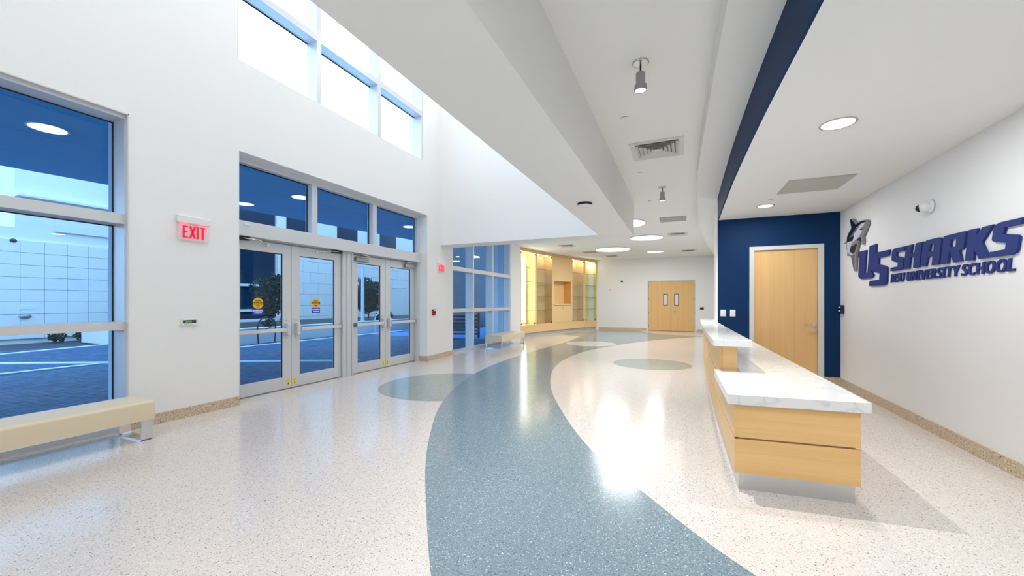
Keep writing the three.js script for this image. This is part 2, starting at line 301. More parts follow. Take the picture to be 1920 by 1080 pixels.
// rear curtain wall
const XC = -5.80, zOf = (px, x) => at(px, 500, 0, x).z;
const cwEnd = zOf(956.5, XC);
{
  const w = thing('window_5', 'tall gridded window wall beside the wooden display cabinets', 'window', [0, 0, 0], 0, null, STRUCT);
  const f = XC, b = XC - 0.27, g = XC - 0.24, zs = [-9.36, zOf(888, XC), zOf(924.5, XC), cwEnd];
  part('head', B(b, f, 3.55, H_MAIN, zs[3], zs[0]), M.alu, w); part('sill', B(b, f, 0, 0.05, zs[3], zs[0]), M.alu, w);
  zs.forEach((z, i) => part('mullion', B(b, f, 0.05, 3.55, z - 0.035, z + 0.035), M.alu, w));
  for (let i = 0; i < 3; i++) {
    const a = zs[i + 1] + 0.035, c = zs[i] - 0.035;
    for (const [p, q] of [[1.14, 1.24], [2.31, 2.43]]) part('transom', B(b, f, p, q, a, c), M.alu, w);
    for (const [p, q] of [[0.05, 1.14], [1.24, 2.31], [2.43, 3.55]]) part('pane', B(g - 0.006, g, p, q, a, c), M.glass, w);
  }
}
// white pier and the wall behind the display cabinets
const cab = [[-5.96, -14.87], [-5.756, -16.21], [-5.40, -17.56], [-4.925, -19.08], [-4.535, -20.14], [-4.09, FAR]];
tag(part('wall_left_rear', plan([[XC + 0.01, cwEnd - 0.035], [-5.93, -14.85], ...cab.map(([x, z]) => [x - 0.5, z + 0.02]), [-5.2, FAR - 0.2], [-6.6, FAR - 0.2], [-7.0, -14.5], [-6.3, cwEnd - 0.035]], 0, H_MAIN), M.wall, scene), 'white pier between the window wall and the display cabinets', 'wall', null, STRUCT);

// ------------------------------------------------------------------ glass entrance doors
function markTexture(draw, w = 128, h = 192) {
  const c = document.createElement('canvas'); c.width = w; c.height = h; draw(c.getContext('2d'), w, h);
  const t = new THREE.CanvasTexture(c); t.colorSpace = THREE.SRGBColorSpace; return t;
}
const decalMat = S({ roughness: 0.5, transparent: true, map: markTexture((g, w, h) => {
  g.clearRect(0, 0, w, h); g.fillStyle = '#1a49c4'; g.fillRect(4, 118, w - 8, h - 122); g.fillStyle = '#f2b60f'; g.beginPath(); g.arc(w / 2, 64, 60, 0, 7); g.fill();
  g.fillStyle = '#1b1608'; g.fillRect(2, 54, w - 4, 22); g.fillStyle = '#f2b60f'; for (let i = 0; i < 9; i++) g.fillRect(12 + i * 12, 59, 8, 11);
  g.fillStyle = '#4a3a08'; g.fillRect(32, 34, 64, 8); g.fillRect(40, 86, 48, 7); g.fillRect(50, 102, 28, 6);
  g.fillStyle = '#ffffff'; for (let i = 0; i < 8; i++) g.fillRect(12 + i * 13.5, 136, 10, 13); for (let i = 0; i < 6; i++) g.fillRect(26 + i * 13.5, 160, 10, 13);
}), });
const footMat = S({ roughness: 0.5, map: markTexture((g, w, h) => { g.fillStyle = '#f4e10a'; g.fillRect(0, 0, w, h); g.fillStyle = '#2a2705'; g.fillRect(20, 30, 88, 8); g.fillRect(20, 52, 88, 8); g.fillRect(58, 84, 12, 40); g.beginPath(); g.arc(64, 124, 20, 0, 7); g.fill(); g.beginPath(); g.moveTo(40, 130); g.lineTo(88, 130); g.lineTo(64, 170); g.fill(); }) });
function card(x, y, z, w, h, mat) { const g = new THREE.PlaneGeometry(w, h).rotateY(Math.PI / 2).translate(x, y, z); return g; }
// hinge: +1 when the hinges are at the larger z
function glassDoor(n, label, z0, z1, hinge, mark, closer) {
  const d = thing(n, label, 'door', [0, 0, 0], 0, 'aluminium glass entrance doors', STRUCT);
  const f = -5.95, b = -5.995, st = 0.155, y0 = 0.012, y1 = 2.362, g = -5.972;
  part('stile', R(b, f, y0, y1, z0, z0 + st, 0.003), M.alu, d); part('stile', R(b, f, y0, y1, z1 - st, z1, 0.003), M.alu, d);
  part('bottom_rail', R(b, f, y0, 0.20, z0 + st, z1 - st, 0.003), M.alu, d); part('top_rail', R(b, f, 2.205, y1, z0 + st, z1 - st, 0.003), M.alu, d);
  const pane = part('pane', B(g - 0.006, g, 0.20, 2.205, z0 + st, z1 - st), M.glass, d);
  part('gasket', [B(g, f - 0.002, 0.20, 2.205, z0 + st, z0 + st + 0.012), B(g, f - 0.002, 2.193, 2.205, z0 + st, z1 - st)], M.black, d);
  const zf = hinge > 0 ? z0 : z1, s = hinge > 0 ? 1 : -1;                       // zf: the free edge, s: towards the hinge
  const bar = part('panic_bar', R(-5.905, -5.868, 0.945, 1.005, Math.min(zf + s * 0.13, zf + s * (z1 - z0 - 0.05)), Math.max(zf + s * 0.13, zf + s * (z1 - z0 - 0.05)), 0.006), M.alu, d);
  part('push_pad', R(-5.868, -5.858, 0.952, 0.99, Math.min(zf + s * 0.2, zf + s * 0.62), Math.max(zf + s * 0.2, zf + s * 0.62), 0.004), M.offwhite, bar);
  part('end_bracket', R(-5.95, -5.862, 0.935, 1.012, zf + s * (z1 - z0 - 0.055) - 0.012, zf + s * (z1 - z0 - 0.055) + 0.012, 0.004), M.aluDark, bar);
  const lt = part('latch_case', R(-5.95, -5.868, 0.87, 1.085, zf + s * 0.085 - 0.03, zf + s * 0.085 + 0.03, 0.02), M.alu, d);
  part('screw', [cyl(0.008, 0.008, 0.01, 10).rotateZ(Math.PI / 2).translate(-5.947, 1.125, zf + s * 0.085), cyl(0.008, 0.008, 0.01, 10).rotateZ(Math.PI / 2).translate(-5.947, 0.835, zf + s * 0.085)], M.aluDark, lt);
  part('foot_decal', card(-5.9485, 0.105, zf + s * 0.055, 0.055, 0.11), footMat, d, 'small yellow warning sticker');
  if (mark !== null) part('caution_decal', card(-5.968, 1.36, mark, 0.185, 0.275), decalMat, d, 'yellow round sticker above a blue label');
  const zh = zf + s * (z1 - z0);
  if (closer === 'box') {
    const c = part('closer', R(-5.95, -5.885, 2.235, 2.315, Math.min(zh - s * 0.06, zh - s * 0.40), Math.max(zh - s * 0.06, zh - s * 0.40), 0.01), M.aluDark, d);
    part('closer_arm', [tube([[-5.9, 2.325, zh - s * 0.18], [-5.85, 2.345, zh - s * 0.42], [-5.84, 2.372, zh - s * 0.14]], 0.009, 20, 6)], M.chrome, c);
  } else {
    const c = part('closer', R(-5.93, -5.86, 2.335, 2.384, Math.min(zh - s * 0.05, zh - s * 0.25), Math.max(zh - s * 0.05, zh - s * 0.25), 0.006), M.black, d);
    part('closer_arm', [tube([[-5.86, 2.36, zh - s * 0.15], [-5.80, 2.345, zh - s * 0.34], [-5.93, 2.315, zh - s * 0.56]], 0.009, 20, 6), B(-5.95, -5.92, 2.29, 2.33, zh - s * 0.58, zh - s * 0.54)], M.chrome, c);
  }
}
glassDoor('door_1', 'glass entrance door next to the thermostat wall, with caution sticker', -4.648, -3.665, 1, -4.10, 'arm');
glassDoor('door_2', 'glass entrance door with caution sticker, next to the centre post', -5.70, -4.656, -1, -5.15, 'arm');
glassDoor('door_3', 'glass entrance door with boxed closer, next to the centre post', -6.932, -5.97, 1, null, 'box');
glassDoor('door_4', 'glass entrance door with boxed closer, next to the fire alarm wall', -7.955, -6.94, -1, null, 'box');

// ------------------------------------------------------------------ wooden doors
const hingeGeo = () => R(-0.012, 0.012, -0.055, 0.055, -0.012, 0.012, 0.004);
{
  const d = thing('door_5', 'single pale wooden door with lever handle in the navy wall', 'door', [0, 0, BLUE], 0, null, STRUCT);
  const { x0, x1, h } = bd;
  part('door_frame', [R(x0, x0 + 0.075, 0, h, -0.12, 0.012), R(x1 - 0.085, x1, 0, h, -0.12, 0.012), R(x0 + 0.075, x1 - 0.085, h - 0.072, h, -0.12, 0.012)], M.frame, d);
  part('leaf', R(x0 + 0.078, x1 - 0.088, 0.012, h - 0.075, -0.075, -0.03, 0.003), M.wood, d);
  const l = part('lever', [tube([[2.145, 1.03, -0.03], [2.145, 1.03, 0.035], [2.09, 1.03, 0.045], [2.0, 1.022, 0.04]], 0.012, 24, 8)], M.chrome, d, 'chrome lever handle');
  part('rose', cyl(0.032, 0.032, 0.015, 24).rotateX(Math.PI / 2).translate(2.145, 1.03, -0.023), M.chrome, l);
  part('lock_cylinder', [cyl(0.017, 0.017, 0.02, 16).rotateX(Math.PI / 2).translate(2.145, 0.905, -0.022)], M.steel, d);
}
function farDoor(n, label, x0, x1, s, handle) {   // s: side of the free edge
  const d = thing(n, label, 'door', [0, 0, FAR], 0, 'double wooden doors in the end wall', STRUCT), h = fd.h - 0.045, xf = s > 0 ? x1 : x0, lc = xf - s * 0.25;
  part('leaf', [B(x0, lc - 0.1, 0.012, h, -0.07, -0.02), B(lc + 0.1, x1, 0.012, h, -0.07, -0.02), B(lc - 0.1, lc + 0.1, 0.012, 1.27, -0.07, -0.02), B(lc - 0.1, lc + 0.1, 1.85, h, -0.07, -0.02)], M.wood, d);
  const v = part('vision_frame', [B(lc - 0.1, lc - 0.075, 1.27, 1.85, -0.072, -0.012), B(lc + 0.075, lc + 0.1, 1.27, 1.85, -0.072, -0.012), B(lc - 0.075, lc + 0.075, 1.825, 1.85, -0.072, -0.012), B(lc - 0.075, lc + 0.075, 1.27, 1.295, -0.072, -0.012)], M.dark, d, 'dark frame of the small window');
  part('vision_pane', B(lc - 0.075, lc + 0.075, 1.295, 1.825, -0.05, -0.044), M.white, v);
  for (const y of [0.25, 0.9, 1.6, 2.25]) part('hinge', hingeGeo().translate(s > 0 ? x0 - 0.006 : x1 + 0.006, y, -0.008), M.dark, d);
  if (handle) {
    const l = part('lock_plate', R(xf + 0.05, xf + 0.13, 0.92, 1.14, -0.02, 0.0, 0.01), M.steel, d, 'brushed steel lock plate');
    part('lever', [tube([[xf + 0.09, 1.0, -0.01], [xf + 0.09, 1.0, 0.045], [xf + 0.15, 1.0, 0.05], [xf + 0.22, 0.995, 0.045]], 0.012, 20, 8)], M.chrome, l);
  }
}
{
  const xm = -0.46, f = thing('trim_4', 'thin pale frame around the double wooden doors', 'door frame', [0, 0, FAR], 0, null, STRUCT);
  part('jamb', B(fd.x0, fd.x0 + 0.045, 0, fd.h, -0.14, 0.01), M.frame, f); part('jamb', B(fd.x1 - 0.045, fd.x1, 0, fd.h, -0.14, 0.01), M.frame, f); part('head', B(fd.x0 + 0.045, fd.x1 - 0.045, fd.h - 0.04, fd.h, -0.14, 0.01), M.frame, f);
  farDoor('door_6', 'wooden double-door leaf without a handle, nearer the display cabinets', fd.x0 + 0.05, xm - 0.003, 1, false);
  farDoor('door_7', 'wooden double-door leaf with a lock and lever handle', xm + 0.003, fd.x1 - 0.05, -1, true);
}

// ------------------------------------------------------------------ reception desk
const dkL = [[0.372, -3.44], [0.366, -4.2], [0.364, -5.0], [0.378, -6.4], [0.405, -7.8], [0.45, -9.4], [0.475, -10.1]];      // wood face towards the hall
const along = (pts, dx, dz0 = 0) => pts.map(([x, z], i) => [x + dx, z + (i ? 0 : dz0)]);
{
  const d = thing('reception_desk', 'pale wooden reception desk with horizontal reveals and steel plinth', 'desk');
  const L = smooth(dkL, 30), zN = -3.44, split = -4.60;
  const end = (x) => zN - (x - 0.372) * 0.085;          // the short end is slightly askew
  const upTo = (z) => [[0.3648, z], ...L.filter((p) => p[1] < z - 0.02)], front = L.filter((p) => p[1] > split);
  const side = (y0, y1) => plan([...L, ...L.slice().reverse().map(([x, z]) => [x + 0.022, z])], y0, y1);
  // end panels, seen full on
  for (const [y0, y1] of [[0.132, 0.388], [0.402, 0.658]]) {
    part('end_panel', metres(plan([[0.374, zN], [1.155, end(1.155)], [1.155, end(1.155) - 0.022], [0.374, zN - 0.022]], y0, y1), true), M.wood, d);
    part('side_panel', metres(side(y0, y1), true), M.wood, d);
  }
  part('upper_side_panel', metres(plan([...upTo(split), ...upTo(split).slice().reverse().map(([x, z]) => [x + 0.022, z])], 0.672, 0.985), true), M.wood, d);
  part('riser_end', metres(R(0.388, 0.522, 0.672, 0.988, split - 0.012, split + 0.012, 0.002), true), M.wood, d);
  part('riser_back', metres(plan([...upTo(split).map(([x, z]) => [x + 0.14, z]), ...upTo(split).slice().reverse().map(([x, z]) => [x + 0.155, z])], 0.672, 0.988), true), M.wood, d);
  part('carcass', plan([...along(L, 0.03, -0.03), [0.60, -10.1], [0.60, BLUE + 0.02], [1.05, BLUE + 0.02], [1.135, end(1.135) - 0.03]], 0.13, 0.655), M.wood, d);
  part('plinth', plan([...along(L, 0.03, -0.028), [0.60, -10.1], [0.60, BLUE + 0.02], [1.05, BLUE + 0.02], [1.13, end(1.13) - 0.03]], 0.0, 0.128), M.kick, d, 'brushed steel plinth');
}
{
  const L = smooth(dkL, 30), front = L.map(([x, z]) => [x - 0.05, z]);
  const lower = [[0.322, -3.37], ...front.filter((p) => p[1] < -3.5 && p[1] > -4.55), [0.315, -4.582], [0.529, -4.582], ...L.filter((p) => p[1] < -4.6 && p[1] > -8.45).map(([x, z]) => [x + 0.158, z]), [0.59, BLUE + 0.02], [1.16, BLUE + 0.02], [1.195, -3.45]];
  const g = (pts, y0, y1) => { const s = new THREE.Shape(pts.map(([x, z]) => new THREE.Vector2(x, -z))); return metres(new THREE.ExtrudeGeometry(s, { depth: y1 - y0 - 0.006, bevelEnabled: true, bevelThickness: 0.003, bevelSize: 0.003, bevelOffset: -0.003, bevelSegments: 1 }).rotateX(-Math.PI / 2).translate(0, y0 + 0.003, 0)); };
  tag(part('desk_worktop', g(lower.map((p) => p), 0.66, 0.735), M.slab, scene), 'wide low white quartz worktop with grey veins on the reception desk', 'worktop');
  const left = [...L.filter((p) => p[1] < -4.45).map(([x, z]) => [x - 0.075, z])];
  const right = smooth([[0.628, -4.42], [0.622, -5.6], [0.622, -7], [0.634, -8.5], [0.66, -9.5], [0.68, -10.1]], 20);
  tag(part('transaction_counter', g([[0.296, -4.40], ...left, ...right.slice().reverse()], 0.99, 1.052), M.slab, scene), 'raised narrow white quartz counter above the desk riser', 'counter');
}

// ------------------------------------------------------------------ benches
function bench(label, x0, x1, z0, z1, len) {
  const w = x1 - x0, o = thing('bench', label, 'bench', [(x0 + x1) / 2, 0, (z0 + z1) / 2], 0, 'upholstered benches by the windows'), L = Math.abs(z1 - z0);
  const top = 0.405, bot = 0.212, r = 0.035;
  const s = new THREE.Shape(); s.moveTo(-w / 2, bot); s.lineTo(w / 2, bot); s.lineTo(w / 2, top - r); s.quadraticCurveTo(w / 2, top, w / 2 - r, top); s.lineTo(-w / 2 + r, top); s.quadraticCurveTo(-w / 2, top, -w / 2, top - r); s.closePath();
  part('seat', metres(toCreasedNormals(new THREE.ExtrudeGeometry(s, { depth: L - 0.016, bevelEnabled: true, bevelThickness: 0.008, bevelSize: 0.008, bevelOffset: -0.008, bevelSegments: 3, curveSegments: 8 }).translate(0, 0, -L / 2 + 0.008), 0.6)), M.seat, o);
  for (const e of [-1, 1]) {                                              // flat steel strap bent into a U
    const zc = e * (L / 2 - 0.06), t = 0.012, h = bot, c = 0.04, a = w / 2 - 0.012, u = new THREE.Shape();
    u.moveTo(-a, h); u.lineTo(-a, c); u.quadraticCurveTo(-a, 0, -a + c, 0); u.lineTo(a - c, 0); u.quadraticCurveTo(a, 0, a, c); u.lineTo(a, h);
    u.lineTo(a - t, h); u.lineTo(a - t, c); u.quadraticCurveTo(a - t, t, a - c, t); u.lineTo(-a + c, t); u.quadraticCurveTo(-a + t, t, -a + t, c); u.lineTo(-a + t, h); u.closePath();
    part('leg', toCreasedNormals(new THREE.ExtrudeGeometry(u, { depth: 0.10, bevelEnabled: false, curveSegments: 8 }).translate(0, 0, zc - 0.05), 0.5), M.chrome, o, 'bent chrome strap leg');
  }
}
bench('long cream bench on chrome legs in front of the side window', -5.51, -5.05, -2.372, 0.9);
bench('cream bench on chrome legs in front of the rear window wall', -5.60, -5.03, -13.0, -11.05);

// ------------------------------------------------------------------ display cabinets
function unitFrame(i) { const [a, b] = [cab[i], cab[i + 1]], dx = b[0] - a[0], dz = b[1] - a[1]; return { pos: [a[0], 0, a[1]], turn: Math.atan2(-dz, dx), w: Math.hypot(dx, dz) }; }
const CAB_D = 0.42, CAB_H = H_MAIN - 0.004;
function shellOf(o, w, back) {
  part('toe_kick', B(0.0, w, 0, 0.135, -CAB_D, -0.05), M.grille, o);
  part('base_panel', metres(R(0.001, w - 0.001, 0.137, 0.475, -CAB_D, 0, 0.002), true), M.pale, o);
  part('header', metres(R(0.001, w - 0.001, 3.52, CAB_H, -CAB_D, 0, 0.002), true), M.wood, o);
  part('stile', R(0.001, 0.075, 0.476, 3.519, -CAB_D, 0, 0.002), M.pale, o); part('stile', R(w - 0.075, w - 0.001, 0.476, 3.519, -CAB_D, 0, 0.002), M.pale, o);
  part('back_panel', B(0.075, w - 0.075, 0.476, 3.519, -CAB_D, -CAB_D + 0.02), back, o);
}
function displayCase(i, label, back, sideMat) {
  const { pos, turn, w } = unitFrame(i), o = thing('display_cabinet', label, 'cabinet', pos, turn, 'glass-fronted display cabinets');
  shellOf(o, w, back);
  part('lining', B(w - 0.079, w - 0.0755, 0.48, 3.515, -CAB_D + 0.02, -0.03), sideMat, o); part('lining', B(0.0755, 0.079, 0.48, 3.515, -CAB_D + 0.02, -0.03), sideMat, o);
  for (let k = 0; k < 4; k++) part('shelf_edge', B(0.085, w - 0.085, 1.081 + k * 0.6, 1.093 + k * 0.6, -0.052, -0.048), M.dark, part('shelf', R(0.085, w - 0.085, 1.08 + k * 0.6, 1.094 + k * 0.6, -CAB_D + 0.055, -0.053, 0.002), M.shelf, o));
  const g = part('glass_door', B(0.09, w - 0.09, 0.50, 3.49, -0.018, -0.010), M.clear, o);
  for (const x of [0.11, w - 0.11]) for (const y of [0.53, 3.46]) part('hinge_clip', R(x - 0.03, x + 0.03, y - 0.03, y + 0.03, -0.022, -0.002, 0.004), M.dark, g);
  for (const x of [w * 0.3, w * 0.72]) {
    const l = part('puck_light', cyl(0.045, 0.045, 0.02, 20).translate(x, 3.508, -0.14), M.glowWarm, o, 'small round light');
    const p = new THREE.PointLight(new THREE.Color().setRGB(1, 0.88, 0.68), 0.36, 0, 2); p.position.set(x, 3.44, -0.16); p.castShadow = true; o.add(p);
  }
  return { o, w };
}
const c1 = displayCase(0, 'display cabinet with lime lining and a bright vertical lamp, next to the pier', M.lime, M.lime);
displayCase(1, 'display cabinet with tan lining beside the niche, on the pier side', M.tan, M.tan);
displayCase(3, 'display cabinet with tan lining beside the niche, on the end-wall side', M.tan, M.tan);
displayCase(4, 'display cabinet with lime lining in the corner of the end wall', M.lime, M.lime);
{
  const l = part('lamp_panel', R(0.80, 1.12, 0.56, 3.36, -CAB_D + 0.022, -CAB_D + 0.05, 0.004), S({ color: 0xffffff, emissive: 0xffffff, emissiveIntensity: 3.2 }), c1.o, 'bright white vertical lamp panel');
  const a = new THREE.RectAreaLight(0xffffff, 4, 0.28, 2.7); a.position.set(0.96, 1.96, -CAB_D + 0.06); c1.o.add(a);
  a.rotation.set(0, Math.PI, 0);
}
{
  const { pos, turn, w } = unitFrame(2), o = thing('niche_cabinet', 'wooden cabinet with an open orange niche between the display cabinets', 'cabinet', pos, turn);
  part('toe_kick', B(0.0, w, 0, 0.135, -CAB_D, -0.05), M.grille, o);
  part('base_panel', metres(R(0.001, w - 0.001, 0.137, 0.475, -CAB_D, 0, 0.002), true), M.pale, o);
  part('header', metres(R(0.001, w - 0.001, 3.52, CAB_H, -CAB_D, 0, 0.002), true), M.wood, o);
  part('stile', R(0.001, 0.06, 0.476, 3.519, -CAB_D, 0, 0.002), M.pale, o); part('stile', R(w - 0.06, w - 0.001, 0.476, 3.519, -CAB_D, 0, 0.002), M.pale, o);
  part('upper_panel', R(0.062, w - 0.062, 2.42, 3.517, -0.03, -0.004, 0.002), M.pale, o);
  part('niche_back', B(0.06, w - 0.06, 1.36, 2.42, -CAB_D, -CAB_D + 0.02), M.pale, o);
  part('niche_side', B(w - 0.064, w - 0.0605, 1.37, 2.42, -CAB_D + 0.02, -0.01), M.orange, o, 'orange niche side'); part('niche_side', B(0.0605, 0.064, 1.37, 2.42, -CAB_D + 0.02, -0.01), M.orange, o, 'orange niche side');
  part('niche_top', B(0.06, w - 0.06, 2.42, 2.44, -CAB_D, -0.03), M.wood, o);
  part('ledge', R(0.03, w - 0.03, 1.29, 1.36, -CAB_D, 0.02, 0.004), M.pale, o);
  const d = part('cupboard_door', R(0.064, w - 0.064, 0.48, 1.28, -0.03, -0.004, 0.003), M.pale, o);
  part('handle', R(w / 2 - 0.012, w / 2 + 0.012, 1.10, 1.22, -0.004, 0.016, 0.004), M.steel, d);
}

// ------------------------------------------------------------------ raised lettering on the right wall
const XS = XR - 0.024;     // face of the letters
const trace = (pts, s, ox, oy) => pts.map(([x, y]) => { const p = at(ox + x / s, oy + y / s, 0, XS); return new THREE.Vector2(p.z, p.y); });
function raised(outlines, depth, holes = []) {
  const s = new THREE.Shape(outlines); for (const h of holes) s.holes.push(new THREE.Path(h));
  // shape lies in (z, y); stand it on the wall, front towards -x
  const g = new THREE.ExtrudeGeometry(s, { depth, bevelEnabled: false, curveSegments: 4 });
  const p = g.attributes.position; for (let i = 0; i < p.count; i++) { const u = p.getX(i), v = p.getY(i), w = p.getZ(i); p.setXYZ(i, w, v, u); }
  for (let i = 0; i < p.count; i += 3) { const b = [p.getX(i + 1), p.getY(i + 1), p.getZ(i + 1)]; p.setXYZ(i + 1, p.getX(i + 2), p.getY(i + 2), p.getZ(i + 2)); p.setXYZ(i + 2, ...b); }
  g.computeVertexNormals(); return g;
}
{
  const sign = thing('wall_lettering', 'raised dark blue slanted lettering on the pale wall', 'lettering', [0, 0, 0]);
  const A = [9.8167, 1580, 440], Bc = [8.3056, 1740, 400], C = [6.748, 1650, 390];
  const L = [
    [A, [[290, 318], [430, 283], [397, 705], [452, 700], [492, 210], [612, 172], [604, 330], [545, 400], [520, 480], [517, 640], [540, 715], [562, 735], [545, 775], [500, 800], [340, 815], [300, 800], [285, 760], [303, 415], [288, 410]]],
    [A, [[606, 332], [858, 275], [840, 385], [660, 430], [650, 545], [760, 570], [815, 602], [803, 860], [785, 912], [730, 938], [485, 948], [490, 852], [668, 828], [678, 712], [590, 690], [535, 665], [520, 640], [523, 480], [548, 400]]],
    [A, [[1150, 210], [1138, 290], [990, 325], [980, 395], [1080, 415], [1118, 440], [1105, 590], [1085, 635], [1040, 655], [875, 675], [878, 610], [1005, 585], [1015, 512], [920, 490], [895, 465], [905, 330], [920, 280], [960, 250]]],
    [A, [[1165, 208], [1278, 178], [1248, 340], [1318, 325], [1345, 160], [1462, 128], [1402, 600], [1292, 615], [1310, 405], [1240, 420], [1213, 625], [1118, 640]]],
    [C, [[512, 742], [540, 470], [560, 430], [600, 405], [740, 372], [765, 374], [775, 400], [740, 715], [648, 727], [665, 605], [600, 620], [575, 735]], [[632, 462], [680, 452], [672, 545], [617, 555]]],
    [Bc, [[245, 355], [582, 275], [550, 530], [530, 556], [478, 580], [518, 746], [388, 765], [338, 590], [325, 600], [305, 780], [192, 793]], [[350, 408], [440, 395], [425, 515], [340, 530]]],
    [Bc, [[632, 260], [768, 230], [750, 350], [850, 212], [1008, 172], [830, 450], [935, 690], [785, 710], [716, 562], [698, 728], [570, 740]]],
    [Bc, [[1465, 62], [1450, 165], [1190, 220], [1165, 320], [1390, 335], [1415, 365], [1385, 560], [1355, 610], [1290, 645], [948, 688], [960, 602], [1195, 560], [1212, 460], [1010, 440], [990, 415], [1020, 230], [1050, 180], [1120, 140]]],
  ];
  for (const [[s, ox, oy], out, hole] of L) part('letter', raised(trace(out, s, ox, oy), 0.019, hole ? [trace(hole, s, ox, oy)] : []).translate(XS, 0, 0), M.letter, sign);
  // second line, smaller, from a bold face with a slant
  const font = await new FontLoader().loadAsync('fonts/droid/droid_sans_bold.typeface.json');
  const zPx = (px) => at(px, 520, 0, XS).z;
  for (const [word, p0, p1] of [['NSU', 1667.8, 1693.6], ['UNIVERSITY', 1697, 1796.6], ['SCHOOL', 1799, 1900.7]]) {
    const z0 = zPx(p0), z1 = zPx(p1), shapes = [...word].map((ch) => font.generateShapes(ch, 1)), boxes = shapes.map((ss) => { const b = new THREE.Box2(); ss.forEach((s) => s.getPoints(6).forEach((p) => b.expandByPoint(p))); return b; });
    const gap = 0.075; let total = -gap; boxes.forEach((b) => { total += b.max.x - b.min.x + gap; });
    const hb = new THREE.Box2(); font.generateShapes('H', 1).forEach((q) => q.getPoints(4).forEach((v) => hb.expandByPoint(v))); const capH = hb.max.y;
    const slant = 0.16, cap = 0.108, kx = (z1 - z0 - slant * cap) / total; let x = 0;
    shapes.forEach((ss, i) => {
      const b = boxes[i], q = (p) => { const yy = p.y / capH * cap; return new THREE.Vector2(z0 + (x + p.x - b.min.x) * kx + slant * yy, 1.678 + yy); };
      const gs = ss.map((s) => { const e = s.extractPoints(6); return raised(e.shape.map(q), 0.014, e.holes.map((h) => h.map(q))).translate(XS + 0.008, 0, 0); });
      part('small_letter', gs, M.letter, sign); x += b.max.x - b.min.x + gap;
    });
  }
  // leaping shark emblem cut from sheet, in layers
  const T = [9, 1580, 400], em = thing('shark_emblem', 'grey, black and white shark emblem above the raised lettering', 'emblem', [0, 0, 0]);
  const lay = (name, pts, x0, x1, mat) => { const p = trace(pts, ...T); const g = raised(p, x1 - x0); g.translate(x0 - 0, 0, 0); return part(name, g, mat, em); };
  const grey = S({ color: 0x8b8a86, roughness: 0.45 }), ink = S({ color: 0x14182c, roughness: 0.45 }), pale = S({ color: 0xcfcfe0, roughness: 0.5 }), mid = S({ color: 0x63687c, roughness: 0.5 });
  lay('backing', [[133, 103], [165, 90], [190, 98], [242, 165], [320, 122], [405, 106], [440, 122], [446, 155], [418, 240], [388, 320], [352, 385], [362, 450], [356, 525], [325, 528], [300, 485], [262, 470], [278, 510], [244, 660], [234, 800], [230, 960], [215, 980], [198, 960], [168, 800], [152, 722], [122, 694], [95, 720], [86, 712], [94, 650], [74, 580], [77, 502], [43, 514], [48, 500], [84, 468], [88, 400], [113, 330], [154, 265], [160, 240], [148, 160]], XR - 0.035, XR - 0.01, grey);
  lay('dark_back', [[138, 110], [165, 104], [222, 178], [238, 188], [320, 142], [395, 122], [408, 140], [330, 172], [250, 235], [190, 320], [120, 420], [205, 372], [208, 380], [178, 462], [120, 474], [58, 500], [86, 474], [92, 400], [118, 332], [158, 268], [164, 240]], XR - 0.039, XR - 0.035, ink);
  lay('pale_body', [[395, 150], [402, 160], [345, 235], [312, 262], [340, 262], [352, 290], [310, 370], [250, 440], [178, 505], [150, 560], [140, 650], [160, 672], [190, 690], [186, 705], [152, 700], [122, 676], [102, 630], [90, 560], [94, 490], [165, 470], [182, 500], [212, 380], [205, 330], [250, 240], [330, 178]], XR - 0.041, XR - 0.035, pale);
  lay('fin', [[255, 448], [316, 402], [332, 440], [326, 505], [304, 466], [268, 452]], XR - 0.039, XR - 0.035, ink);
  lay('tail_fin', [[140, 620], [160, 560], [235, 520], [262, 506], [246, 560], [214, 660], [192, 676], [150, 656]], XR - 0.039, XR - 0.035, ink);
  lay('tail_blade', [[152, 704], [188, 700], [212, 690], [216, 800], [212, 940], [196, 900], [174, 790]], XR - 0.039, XR - 0.035, mid);
  lay('mouth', [[300, 272], [330, 256], [360, 262], [340, 282], [318, 274]], XR - 0.043, XR - 0.041, ink);
  lay('gill_shade', [[262, 236], [300, 205], [318, 200], [270, 262], [224, 330], [150, 392], [200, 322]], XR - 0.043, XR - 0.041, mid);
}

// ------------------------------------------------------------------ ceiling fittings
function roundLamp(label, x, z, r, radiance) {
  const o = thing('round_ceiling_light', label, 'light', [x, H_MAIN, z], 0, 'large round flush ceiling lights');
  part('rim', lathe([[r - 0.012, 0.0], [r + 0.012, 0.0], [r + 0.012, -0.03], [r - 0.004, -0.034], [r - 0.012, -0.03]], 64), M.white, o);
  part('diffuser', cyl(r - 0.012, r - 0.012, 0.02, 64).translate(0, -0.012, 0), M.glow, o, 'glowing white diffuser');
  const a = r * 1.38; areaLight(x, H_MAIN - 0.026, z, a, a, radiance);
}
roundLamp('large round ceiling light just past the end of the soffit beam', -1.58, -11.55, 0.68, LUM.disc * 0.8);
roundLamp('round ceiling light between the soffit end and the grey ceiling vents', -1.09, -14.36, 0.53, LUM.disc);
roundLamp('large round ceiling light in front of the display cabinets', -2.62, -16.97, 0.70, LUM.disc * 1.5);
roundLamp('small round ceiling light before the double wooden doors', -1.04, -18.42, 0.34, LUM.disc * 3);
for (const z of [1.0, 3.4]) roundLamp('round ceiling light on the main ceiling towards the back wall', -0.33, z, 0.53, LUM.disc * 1.35);
roundLamp('round ceiling light over the far end of the blue-grey path', -2.35, -13.0, 0.4, LUM.disc);
